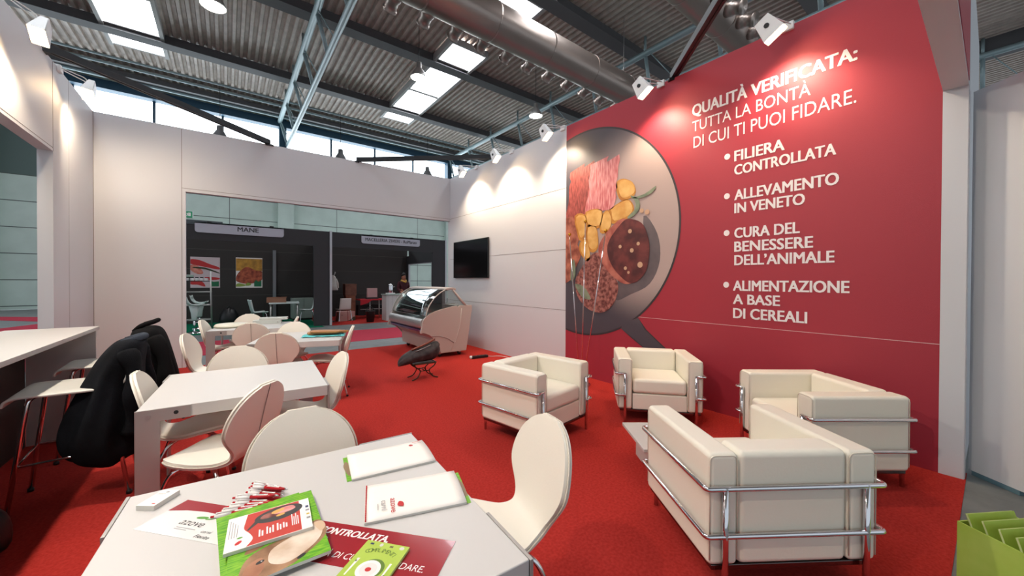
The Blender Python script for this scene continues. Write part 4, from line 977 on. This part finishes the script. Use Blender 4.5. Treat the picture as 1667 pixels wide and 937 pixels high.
# emergency exit sign on the hall wall
t = thing('exit_sign', 'small green emergency exit sign on the concrete hall wall', 'sign', (-1.77, HW, 5.24))
MB().box((-.2, -.06, -.17), (.2, 0, .17)).build('casing', mat('exit_green', (16, 120, 82), .4, emit=((16, 130, 88), .35)), t, bevel=.01)
MB().box((-.02, -.064, -.10), (.10, -.06, .10)).build('door_symbol', paper, t); MB().box((.17, -.062, -.19), (.21, 0, .19)).build('side_frame', white_plastic, t)
mb = MB(); mb.prism(smooth_poly([(-.10, -.11), (-.07, -.02), (-.09, .05), (-.05, .08), (-.03, .04), (-.02, -.02), (-.05, -.06), (-.06, -.12)], 3), (0, -.064, 0), X, Z, -Y, .003); mb.build('running_symbol', paper, t)
# food posters
def poster(label, x0, x1, z0, z1, kind):
    t = thing('food_poster', label, 'poster', ((x0+x1)/2, BB-.004, z0), 0, 'food posters in the left booth'); w_ = (x1-x0)/2; h = z1-z0
    MB().box((-w_, -.012, 0), (w_, 0, h)).build('sheet', paper if kind else mat('pale_pink_print', (206, 190, 194), .5), t)
    def ink(nm, polys, m, lv):
        for p in polys: MB().prism([(max(-w_+.004, min(w_-.004, x)), max(.04, min(h-.035, z))) for x, z in p], (0, -.012-.001*lv, 0), X, Z, -Y, .001).build(nm, m, t)
    salmon = mat('salmon_print', (196, 92, 78), .5, noise=((222, 150, 130), 6)); dk = mat('dark_leaf_print', (52, 60, 34), .5); gr = mat('deep_green_print', (14, 104, 66), .5)
    if kind == 0:
        ink('ham_print', [smooth_poly([(-w_, .95), (-.15, .93), (.12, .80), (.36, .70), (.36, .62), (.0, .70), (-w_, .80)], 3)], ink_red, 1)
        ink('ham_print', [smooth_poly([(-w_, .76), (-.2, .74), (-.05, .50), (-.2, .46), (-w_, .60)], 3)], salmon, 2)
        ink('ham_print', [smooth_poly([(-w_, .12), (-.2, .10), (0, .04), (-.1, .22), (-w_, .26)], 3), smooth_poly([(.05, .36), (.36, .34), (.36, .28), (.05, .26)], 3)], ink_red, 3)
        ink('stem_print', [smooth_poly([(-.3, .70), (.0, .68), (.36, .52), (.36, .49), (.0, .62), (-.3, .66)], 3)], dk, 4); ink('leaf_print', [[(.12, .04), (.36, .04), (.36, .22), (.22, .20), (.12, .24)]], gr, 5)
    else:
        ink('potato_print', [rect(-w_, .60, w_, h)], mat('golden_print', (156, 112, 44), .5, noise=((204, 150, 56), 5)), 1)
        ink('stew_print', [smooth_poly([(-w_, .35), (-.3, .55), (-.1, .74), (.05, .70), (.2, .62), (w_, .58), (w_, .30), (.2, .18), (-.1, .14), (-.35, .22)], 3)], mat('stew_print', (122, 44, 30), .5, noise=((190, 96, 62), 8)), 2)
        ink('lettuce_print', [smooth_poly([(-w_, .10), (-.3, .16), (-.1, .10), (-.2, .05), (-w_, .04)], 3), smooth_poly([(-.12, .08), (-.05, .18), (.05, .14), (.02, .08)], 3)], mat('lettuce_print', (140, 160, 70), .5), 3)
        ink('leaf_print', [[(.14, .04), (.36, .04), (.36, .26), (.26, .22), (.2, .28), (.14, .20)]], gr, 4)
poster('poster of sliced ham and stems on a dark booth wall, beside the metal rack', -.975, -.20, 1.20, 2.235, 0)
poster('poster of a brown stew with potatoes on the dark booth wall', .24, 1.015, 1.19, 2.26, 1)
# metal display rack with jars
t = thing('display_rack', 'grey metal shelf rack at the left edge of the dark booth', 'rack', (-.95, 14.0, 0))
for x_ in (0, .56):
    for y_ in (-.2, .2): MB().tube([(x_+(.03 if x_ else 0), y_, 0), (x_, y_, 1.72)], .016, 8).build('post', alu, t, smooth=True)
for z_ in (.32, .74, 1.12): MB().tube(fillet([(0, -.2, z_), (.58, -.2, z_), (.58, .2, z_), (0, .2, z_)], .02), .014, 8, closed=True).build('rail', alu, t, smooth=True)
MB().box((-.02, -.2, 1.42), (.57, .2, 1.44)).build('shelf', black_plastic, t)
jl = ['white jar on the metal rack, nearest the frame of the opening', 'white jar on the metal rack, second from the frame of the opening', 'white jar in the middle of the metal rack shelf', 'white jar on the metal rack, next to the red-lidded one', 'red-lidded jar at the end of the metal rack shelf']
for i in range(5):
    j = thing('jar', jl[i], 'jar', (-.90+.105*i, 13.92, 1.44), 0, 'jars on the metal rack')
    MB().lathe([(0, 0), (.042, 0), (.045, .01), (.045, .07), (.038, .08), (0, .08)], n=14).build('glass_body', white_plastic, j, smooth=True)
    MB().lathe([(0, .08), (.04, .08), (.04, .105), (0, .105)], n=14).build('lid', ink_red if i == 4 else dark_hole, j)
t = thing('carton', 'pale green carton standing on top of the jars', 'box', (-.86, 13.92, 1.5455)); MB().box((-.1, -.05, 0), (.1, .05, .07)).build('box', mat('pale_green_card', (150, 180, 165), .6), t, bevel=.003); MB().box((-.1005, -.0505, .05), (.1005, .0505, .06)).build('tape', paper, t)
# swivel stools
def swivel(label, x, y, rz):
    t = thing('swivel_stool', label, 'stool', (x, y, 0), rz, 'white swivel stools in the left booth')
    pr = smooth_path([(.19, 0, .80), (.10, 0, .76), (-.05, 0, .76), (-.15, 0, .83), (-.2, 0, .98)], 5)
    MB().grid([[(p.x+0*v, v*(.20-.04*abs(i/(len(pr)-1)-.4)), p.z+.03*v*v) for v in (-1, -.6, -.2, .2, .6, 1)] for i, p in enumerate(pr)]).build('seat_shell', mat('mint_white_plastic', (205, 220, 216), .35), t, smooth=True, solid=.02)
    MB().lathe([(0, .76), (.12, .75), (.075, .55), (.06, .38), (.05, .36), (0, .36)], n=20).build('pedestal_sleeve', mat('mint_white_plastic', (205, 220, 216), .35), t, smooth=True)
    MB().tube([(0, 0, .05), (0, 0, .4)], .025, 12).build('column', chrome, t, smooth=True)
    MB().lathe([(0, 0), (.19, 0), (.195, .012), (.1, .035), (.03, .06), (0, .06)], n=28).build('base', chrome, t, smooth=True)
    MB().tube(fillet([(0, -.02, .30), (.14, -.12, .28), (.17, 0, .28), (.14, .12, .28), (0, .02, .30)], .04), .009, 8).build('footrest', chrome, t, smooth=True)
swivel('white swivel stool standing in front of the metal rack', -.72, 13.42, .25)
swivel('white swivel stool behind the other, half hidden by the rack', -.66, 14.55, -.1)
# meeting table with basket and two chairs
booth_w = mat('mint_white_laminate', (206, 218, 216), .4)
t = thing('meeting_table', 'small white meeting table in the dark booth with a cardboard tray on it', 'table', (1.50, 14.35, 0), math.radians(-6))
MB().box((-.42, -.42, .705), (.42, .42, .74)).build('tabletop', booth_w, t, bevel=.003)
for a in (-.37, .37):
    for b in (-.37, .37): MB().tube([(a, b, 0), (a, b, .705)], .028, 12).build('leg', alu, t, smooth=True)
t = thing('cardboard_tray', 'brown cardboard tray on the small white table', 'tray', (1.28, 14.35, .741), math.radians(-6))
mb = MB(); mb.box((-.27, -.17, 0), (.27, .17, .008)); mb.box((-.27, -.17, .008), (.27, -.16, .13)); mb.box((-.27, .16, .008), (.27, .17, .13)); mb.box((-.27, -.16, .008), (-.26, .16, .13)); mb.box((.26, -.16, .008), (.27, .16, .13)); mb.build('tray', mat('brown_cardboard', (146, 106, 84), .8), t)
MB().prism([(-.27, .13), (.27, .13), (.30, .17), (-.28, .17)], (0, .17, 0), X, Z, Y, .006).build('flap', mat('brown_cardboard', (146, 106, 84), .8), t)
def plastic_chair(name, label, x, y, rz, m, group):
    t = thing(name, label, 'chair', (x, y, 0), rz, group)
    pr = smooth_path([(0, .22, .43), (0, .18, .45), (0, 0, .44), (0, -.15, .45), (0, -.20, .52), (0, -.235, .66), (0, -.28, .85)], 5)
    wf = lambda i: .215-.035*(i/(len(pr)-1))
    MB().grid([[(v*wf(i), p.y+.05*v*v*(i/(len(pr)-1)), p.z+.03*v*v*(1-i/(len(pr)-1))) for v in (-1, -.7, -.35, 0, .35, .7, 1)] for i, p in enumerate(pr)]).build('seat_shell', m, t, smooth=True, solid=.016)
    for sx in (-1, 1):
        for sy in (-1, 1): MB().tube(smooth_path([(sx*.12, sy*.10, .43), (sx*.18, sy*.17, .39), (sx*.22, sy*.22, .0)], 4), .010, 8).build('leg', chrome, t, smooth=True)
plastic_chair('shell_chair', 'white shell chair to the left of the small booth table', .78, 14.2, math.radians(-80), booth_w, 'white shell chairs in the left booth')
plastic_chair('shell_chair', 'white shell chair to the right of the small booth table', 2.18, 14.45, math.radians(84), booth_w, 'white shell chairs in the left booth')
t = thing('low_cabinet', 'pale grey low cabinet in the corner behind the booth table', 'cabinet', (2.25, 15.9, 0))
MB().box((-.36, -.3, .06), (.36, .3, .80)).build('body', mat('pale_sage_laminate', (150, 164, 156), .5), t, bevel=.004); MB().box((-.34, -.28, 0), (.34, .28, .06)).build('plinth', dark_hole, t)
for sx in (-1, 1): d = MB().box((sx*.18-.172, -.318, .08), (sx*.18+.172, -.301, .79)).build('door', mat('pale_sage_laminate', (150, 164, 156), .5), t, bevel=.003); MB().tube([(sx*.03, -.33, .42), (sx*.03, -.33, .52)], .006, 8).build('handle', alu, d)
t = thing('fire_extinguisher', 'red fire extinguisher beside the dark pillar', 'extinguisher', (2.50, 14.9, 0))
MB().lathe([(0, 0), (.075, 0), (.08, .02), (.08, .40), (.05, .47), (.025, .49), (0, .49)], n=20).build('cylinder', mat('extinguisher_red', (170, 18, 24), .3), t, smooth=True)
MB().box((-.02, -.05, .49), (.02, .05, .55)).build('valve', dark_hole, t); MB().tube(smooth_path([(0, -.05, .52), (0, -.12, .45), (0, -.10, .25)], 5), .01, 8).build('hose', dark_hole, t, smooth=True)
t = thing('black_sack', 'black sack slumped against the dark booth wall', 'bag', (.05, 15.7, 0)); MB().loft([[(.28*q*math.cos(a*PI/8)*(1+.12*math.sin(a*2)), .2*q*math.sin(a*PI/8), z+.03*math.sin(a*1.7)*(z > .1)) for a in range(16)] for q, z in ((.9, .0), (1, .12), (.9, .28), (.6, .42), (.35, .5))]).build('body', black_plastic, t, smooth=True); MB().tube([(-.08, 0, .48), (0, 0, .6), (.08, 0, .48)], .02, 8).build('handle', black_plastic, t)

# second booth: coat stand, chair, crate, red table, counter, urn, bin and a person
t = thing('coat_stand', 'coat stand with a white garment behind the booth pillar', 'coat stand', (2.93, 14.32, 0))
MB().tube([(0, 0, .03), (0, 0, 1.72)], .018, 10).build('pole', alu, t, smooth=True); MB().lathe([(0, 0), (.16, 0), (.16, .02), (.03, .04), (0, .04)], n=20).build('base', black_plastic, t)
for a in range(4): MB().tube(smooth_path([(0, 0, 1.62), (.10*math.cos(a*PI/2+.5), .10*math.sin(a*PI/2+.5), 1.64), (.17*math.cos(a*PI/2+.5), .17*math.sin(a*PI/2+.5), 1.76)], 4), .012, 8).build('hook', alu, t, smooth=True)
t = thing('work_coat', 'white work coat hanging on the coat stand', 'coat', (2.96, 14.19, 1.12))
MB().loft([[(.13*q*math.cos(a*PI/10)*(1+.1*math.sin(a*1.9)), .07*q*math.sin(a*PI/10), z) for a in range(20)] for q, z in ((1.2, 0), (1.1, .15), (.9, .32), (.6, .46), (.25, .52))]).build('body', mat('white_cotton', (196, 192, 186), .9), t, smooth=True); MB().tube([(.08, 0, .40), (.13, -.03, .25), (.14, -.03, .08)], .035, 10).build('sleeve', mat('white_cotton', (196, 192, 186), .9), t, smooth=True)
plastic_chair('stacking_chair', 'white plastic chair with its back to the aisle in the right booth', 3.22, 13.84, math.radians(4), mat('warm_white_plastic', (206, 196, 190), .4), None)
t = thing('carton', 'pink and white carton on the red carpet under the white plastic chair', 'box', (3.42, 14.45, 0), .1); MB().box((-.28, -.17, 0), (.28, .17, .34)).build('box', mat('pinkish_card', (196, 150, 142), .7), t); MB().prism(smooth_poly([(.0, .0), (.1, .03), (.2, .12), (.27, .14), (.27, .0)], 3), (0, -.171, 0), X, Z, -Y, .002).build('leaf_print', mat('olive_dark_print', (60, 58, 36), .6), t); text_mb('BIO', (-.2, -.1715, .2), X, Z, .03).build('lettering', ink_black, t)
crate_m = mat('copper_wood', (150, 92, 66), .6, noise=((124, 70, 48), 5))
t = thing('wooden_pedestal', 'wooden pedestal standing behind the white plastic chair', 'pedestal', (3.74, 15.15, 0)); MB().box((-.17, -.17, 0), (.17, .17, .88)).build('body', crate_m, t, bevel=.004); MB().box((-.19, -.19, .88), (.19, .19, .90)).build('top', crate_m, t, bevel=.003)
t = thing('wooden_crate', 'brown wooden crate on top of the wooden pedestal', 'crate', (3.74, 15.15, .901)); mb = MB(); mb.box((-.2, -.2, 0), (.2, .2, .40)); mb.build('body', mat('brown_wood', (126, 80, 62), .6, noise=((104, 62, 46), 5)), t, bevel=.004); MB().box((-.21, -.21, .40), (.21, .21, .43)).build('lid', mat('brown_wood', (126, 80, 62), .6), t, bevel=.003)
t = thing('red_table', 'table with a bright red top in the right booth', 'table', (4.62, 15.0, 0)); red_top = mat('red_tablecloth', (176, 22, 36), .7)
MB().box((-.62, -.36, .70), (.50, .36, .74)).build('tabletop', red_top, t); MB().prism([(-.62, .74), (-.62, .52), (-.35, .60), (-.2, .70), (-.2, .74)], (0, -.362, 0), X, Z, -Y, .004).build('cloth_overhang', red_top, t)
for a in (-.25, .10, .44): MB().tube([(a, -.3, 0), (a, -.3, .70)], .02, 8).build('leg', alu, t, smooth=True)
MB().tube([(-.6, -.3, .36), (.45, -.3, .36)], .014, 8).build('crossbar', alu, t, smooth=True); MB().box((-.6, .0, .1), (.45, .3, .5)).build('shelf_box', dark_hole, t)
t = thing('pink_box', 'small pale pink box on the red table', 'box', (4.55, 15.05, .741)); MB().box((-.19, -.06, .06), (.19, .06, .42)).build('box', mat('pale_pink_card', (206, 168, 166), .6), t, bevel=.004); MB().box((-.22, -.12, 0), (.22, .10, .06)).build('stand', mat('dark_grey_plastic', (48, 48, 50), .5), t)
t = thing('serving_counter', 'white panelled counter beside the glass display case', 'counter', (5.05, 13.75, 0)); MB().box((-.45, -.25, 0), (.62, .25, .93)).build('body', mat('white_ribbed_panel', (198, 196, 194), .5), t)
for i in range(7): MB().box((-.40+.155*i, -.2515, .02), (-.396+.155*i, -.25, .91)).build('groove', seam_dark, t)
MB().box((-.48, -.28, .93), (.66, .28, .965)).build('worktop', mat('pale_sage_laminate', (150, 164, 156), .5), t, bevel=.004)
t = thing('coffee_urn', 'steel urn on the white counter', 'urn', (4.82, 13.72, .966)); MB().lathe([(0, .04), (.085, .04), (.09, .06), (.09, .30), (.07, .36), (.02, .39), (0, .39)], n=24).build('tank', chrome, t, smooth=True); MB().box((-.14, -.13, 0), (.14, .13, .04)).build('base', white_plastic, t, bevel=.008); MB().tube([(.09, 0, .26), (.17, 0, .27)], .012, 8).build('handle', alu, t, smooth=True); MB().ball((0, -.10, .1), .02).build('tap', dark_hole, t)
t = thing('waste_bin', 'black waste bin on the red booth carpet', 'bin', (4.02, 13.48, 0)); MB().lathe([(0, 0), (.125, 0), (.16, .38), (.168, .39), (.155, .39), (.12, .02), (0, .02)], n=24).build('body', black_plastic, t, smooth=True); MB().lathe([(.155, .37), (.175, .38), (.175, .40), (.155, .40)], n=24).build('rim', dark_hole, t, smooth=True); MB().tube(smooth_path([(-.15, 0, .38), (-.09, 0, .50), (.05, 0, .53), (.15, 0, .38)], 5), .012, 8).build('handle', black_plastic, t, smooth=True)

# person standing behind the counter, looking towards the stand
skin = mat('skin', (176, 116, 92), .55); maroon = mat('maroon_jersey', (66, 20, 30), .85)
def skin_mesh(name, m, verts, edges, parent, lv=2, smooth=True):
    me = bpy.data.meshes.new(name); me.from_pydata([v[:3] for v in verts], edges, []); me.materials.append(m)
    o = bpy.data.objects.new(name, me); COL.objects.link(o)
    if parent: o.parent = parent
    md = o.modifiers.new('skin', 'SKIN'); md.use_smooth_shade = True
    for i, v in enumerate(verts):
        r = v[3]; me.skin_vertices[0].data[i].radius = r if isinstance(r, tuple) else (r, r)
        me.skin_vertices[0].data[i].use_root = (i == 0)
    md = o.modifiers.new('sub', 'SUBSURF'); md.levels = lv; md.render_levels = lv
    return o
pr = thing('person', 'person with dark hair, maroon top and yellow scarf standing behind the white counter', 'person', (5.62, 13.95+.55, 0), math.radians(12))
V = [(0, 0, .95, (.15, .11)), (0, 0, 1.15, (.14, .10)), (0, 0, 1.33, (.17, .11)), (0, 0, 1.44, (.10, .08)), (0, -.01, 1.50, .05), (0, -.02, 1.56, .055)]
Ed = [(0, 1), (1, 2), (2, 3), (3, 4), (4, 5)]
for s in (-1, 1):
    n0 = len(V); V += [(s*.10, 0, .88, .095), (s*.10, .01, .50, .065), (s*.105, .02, .10, .045), (s*.11, -.12, .035, .04)]; Ed += [(0, n0), (n0, n0+1), (n0+1, n0+2), (n0+2, n0+3)]
    n1_ = len(V); V += [(s*.19, 0, 1.39, .06), (s*.25, .0, 1.13, .045), (s*.22, -.18, .99, .035), (s*.21, -.24, .985, .03)]; Ed += [(2, n1_), (n1_, n1_+1), (n1_+1, n1_+2), (n1_+2, n1_+3)]
    for q, ln in ((-.022, .055), (-.007, .065), (.008, .06), (.023, .048)):
        k = len(V); V += [(s*.21+q, -.265, .99, .010), (s*.21+q, -.265-ln*.6, .992, .009), (s*.21+q, -.265-ln, .98, .008)]; Ed += [(n1_+3, k), (k, k+1), (k+1, k+2)]
    k = len(V); V += [(s*.21-s*.038, -.25, .985, .011), (s*.21-s*.05, -.285, .98, .009)]; Ed += [(n1_+3, k), (k, k+1)]
body = skin_mesh('body', skin, V, Ed, pr, 1)
# head with face, part of the body mesh's figure but drawn as its own rounded form
hd = []
for i in range(15):
    f = i/14; z = 1.50+.225*f
    w_ = .048+.032*math.sin(PI*min(1, f*1.05)**.8); 
    if f > .8: w_ *= math.sqrt(max(.02, 1-((f-.8)/.2)**2))
    row = []
    for k in range(24):
        a = 2*PI*k/24; x_, y_ = w_*math.cos(a), -.02+w_*1.22*math.sin(a)
        if abs(a-1.5*PI) < .3 and .38 < f < .56: y_ -= .016*(1-abs(a-1.5*PI)/.3)   # nose
        if .55 < f < .64 and .25 < abs(a-1.5*PI) < .6: y_ += .006                    # eye sockets
        row.append((x_, y_, z))
    hd.append(row)
hm = MB().loft(hd).build('head', skin, pr, smooth=True, subsurf=1)
for s in (-1, 1): MB().ball((s*.078, -.01, 1.605), .018, 8, 6, (.5, 1, 1.5)).build('ear', skin, hm, smooth=True); MB().ball((s*.03, -.098, 1.633), .009, 8, 6).build('eye', dark_hole, hm, smooth=True)
MB().tube([(-.024, -.103, 1.552), (0, -.109, 1.553), (.024, -.103, 1.552)], .005, 8).build('mouth', mat('lips', (140, 66, 60), .5), hm, smooth=True)
MB().loft([[(.086*q*math.cos(a*PI/10), .008+.104*q*math.sin(a*PI/10)-.0, z+(.02*math.sin(a*PI/10) < 0)*.03) for a in range(20)] for q, z in ((.98, 1.625), (1.03, 1.67), (.9, 1.715), (.55, 1.742), (.1, 1.75))]).build('hair', mat('dark_hair', (26, 18, 15), .6), pr, smooth=True)
TV = [(0, 0, .93, (.165, .125)), (0, 0, 1.15, (.155, .115)), (0, 0, 1.33, (.185, .125)), (0, 0, 1.43, (.115, .095))]; TE = [(0, 1), (1, 2), (2, 3)]
for s in (-1, 1):
    k = len(TV); TV += [(s*.195, 0, 1.385, .072), (s*.255, 0, 1.13, .057), (s*.225, -.16, 1.0, .045)]; TE += [(2, k), (k, k+1), (k+1, k+2)]
skin_mesh('jersey', maroon, TV, TE, pr, 1)
MB().tube(smooth_path([(-.09, -.03, 1.45), (-.04, -.10, 1.43), (.0, -.125, 1.40), (.05, -.10, 1.44), (.095, -.02, 1.475), (.05, .06, 1.49), (-.05, .06, 1.48)], 4), .03, 10, closed=True).build('scarf', mat('yellow_scarf', (206, 160, 66), .8), pr, smooth=True)
for s in (-1, 1): MB().loft([[(s*.10+q*math.cos(a*PI/8), .01+q*1.1*math.sin(a*PI/8), z) for a in range(16)] for q, z in ((.062, .07), (.078, .45), (.105, .80), (.13, .97))]).build('trouser_leg', mat('dark_trousers', (30, 30, 36), .8), pr, smooth=True)
for s in (-1, 1): MB().ball((s*.108, -.06, .045), .05, 12, 8, (1, 2.2, .9)).build('shoe', dark_hole, pr, smooth=True)

# ================================================================== GLASS DISPLAY CASE (front faces -X, end panel faces the camera)
dc = thing('display_case', 'refrigerated display case with curved glass front in the corner of the stand', 'display case', (0, 6.45, 0))
case_grey = mat('warm_grey_case', (178, 166, 160), .45); case_in = mat('case_interior', (120, 128, 128), .3, .3); LEN = 1.80
ep = smooth_poly([(2.89, .50), (2.862, .62), (2.872, .70), (2.915, .775), (3.02, .85), (3.27, .928), (3.60, .955)], 4)[:25]+[(3.66, .985), (3.93, .985), (3.93, .90), (3.80, .085), (3.25, .085), (3.19, .25), (3.10, .37), (3.0, .455)]
def case_slab(name, poly, y0, y1, m, **k): return MB().prism(poly, (0, y0, 0), X, Z, Y, y1-y0).build(name, m, dc, **k)
e0 = case_slab('end_panel', ep, 0, .05, case_grey, bevel=.006); case_slab('end_panel', ep, LEN-.05, LEN, case_grey, bevel=.006)
mb = MB(); mb.tube([(3.05, -.004, .425), (3.2, -.004, .42), (3.38, -.004, .36), (3.52, -.004, .26)], .006, 6); mb.build('trim_line', mat('grey_trim_line', (132, 122, 118), .5), e0, smooth=True)
MB().tube([(3.44, -.003, .085), (3.56, -.003, .30), (3.66, -.003, .62), (3.69, -.003, .93)], .005, 6).build('panel_joint', mat('pale_joint', (205, 198, 190), .5), e0, smooth=True)
case_slab('body', [(3.16, .10), (3.78, .10), (3.88, .93), (3.60, .93), (3.60, .75), (3.0, .66), (2.95, .55), (3.05, .44), (3.14, .36)], .05, LEN-.05, case_grey)
case_slab('deck', [(2.98, .665), (3.6, .755), (3.6, .765), (2.98, .68)], .05, LEN-.05, case_in)
fr = [(2.90+.055*math.cos(a)-.0, .66+.095*math.sin(a)) for a in [PI*.35+PI*1.0*i/14 for i in range(15)]]
case_slab('bumper', fr+[(2.97, .60), (2.97, .74)], .05, LEN-.05, alu, smooth=False)
case_slab('bumper_strip', [(2.875, .545), (2.905, .50), (2.965, .49), (2.965, .55)], .05, LEN-.05, mat('violet_blue_strip', (86, 80, 128), .3))
gl = [(2.94, .80), (2.955, .88), (2.995, .98), (3.06, 1.08), (3.15, 1.18), (3.25, 1.255), (3.36, 1.31)]
gsm = [(p.x, p.y) for p in smooth_path([(a, b, 0) for a, b in gl], 4)]
MB().grid([[(x_, .03+(LEN-.06)*j/6, z_) for j in range(7)] for x_, z_ in gsm]).build('front_glass', glass('case_glass', (214, 224, 222), .01, .18), dc, smooth=True, solid=.008)
case_slab('canopy', [(3.33, 1.295), (3.52, 1.305), (3.56, 1.285), (3.56, 1.325), (3.50, 1.345), (3.34, 1.325)], .0, LEN, case_grey, bevel=.004)
for y_ in (.02, LEN-.02):
    MB().tube([(3.50, y_, 1.30), (3.66, y_, 1.12), (3.80, y_, .975)], .022, 8).build('stanchion', case_grey, dc, smooth=True)
    MB().tube([(x_, y_, z_) for x_, z_ in gsm], .010, 8).build('glass_edge', mat('pale_edge_trim', (196, 192, 186), .4), dc, smooth=True)
MB().prism([(3.0, .86), (3.52, .945), (3.78, .98), (3.52, 1.28), (3.34, 1.29), (3.16, 1.17), (3.02, 1.0)], (0, .04, 0), X, Z, Y, .006).build('end_glass', glass('case_end_glass', (226, 232, 230), .01, .06), dc)
MB().box((3.30, .06, 1.02), (3.58, LEN-.06, 1.028)).build('glass_shelf', glass('shelf_glass', (206, 222, 220), .02, .1), dc)
MB().box((3.60, .05, .93), (3.90, LEN-.05, .985)).build('rear_worktop', alu, dc, bevel=.004)
MB().tube([(3.40, .05, 1.285), (3.40, LEN-.05, 1.285)], .014, 8).build('tube_light', white_plastic, dc, smooth=True)
for x_ in (3.27, 3.70):
    for y_ in (.12, LEN-.12):
        c_ = MB().tube([(x_, y_-.018, .036), (x_, y_+.018, .036)], .036, 16).build('caster', dark_hole, dc, smooth=True); MB().box((x_-.022, y_-.028, .05), (x_+.022, y_+.028, .102)).build('fork', alu, c_)
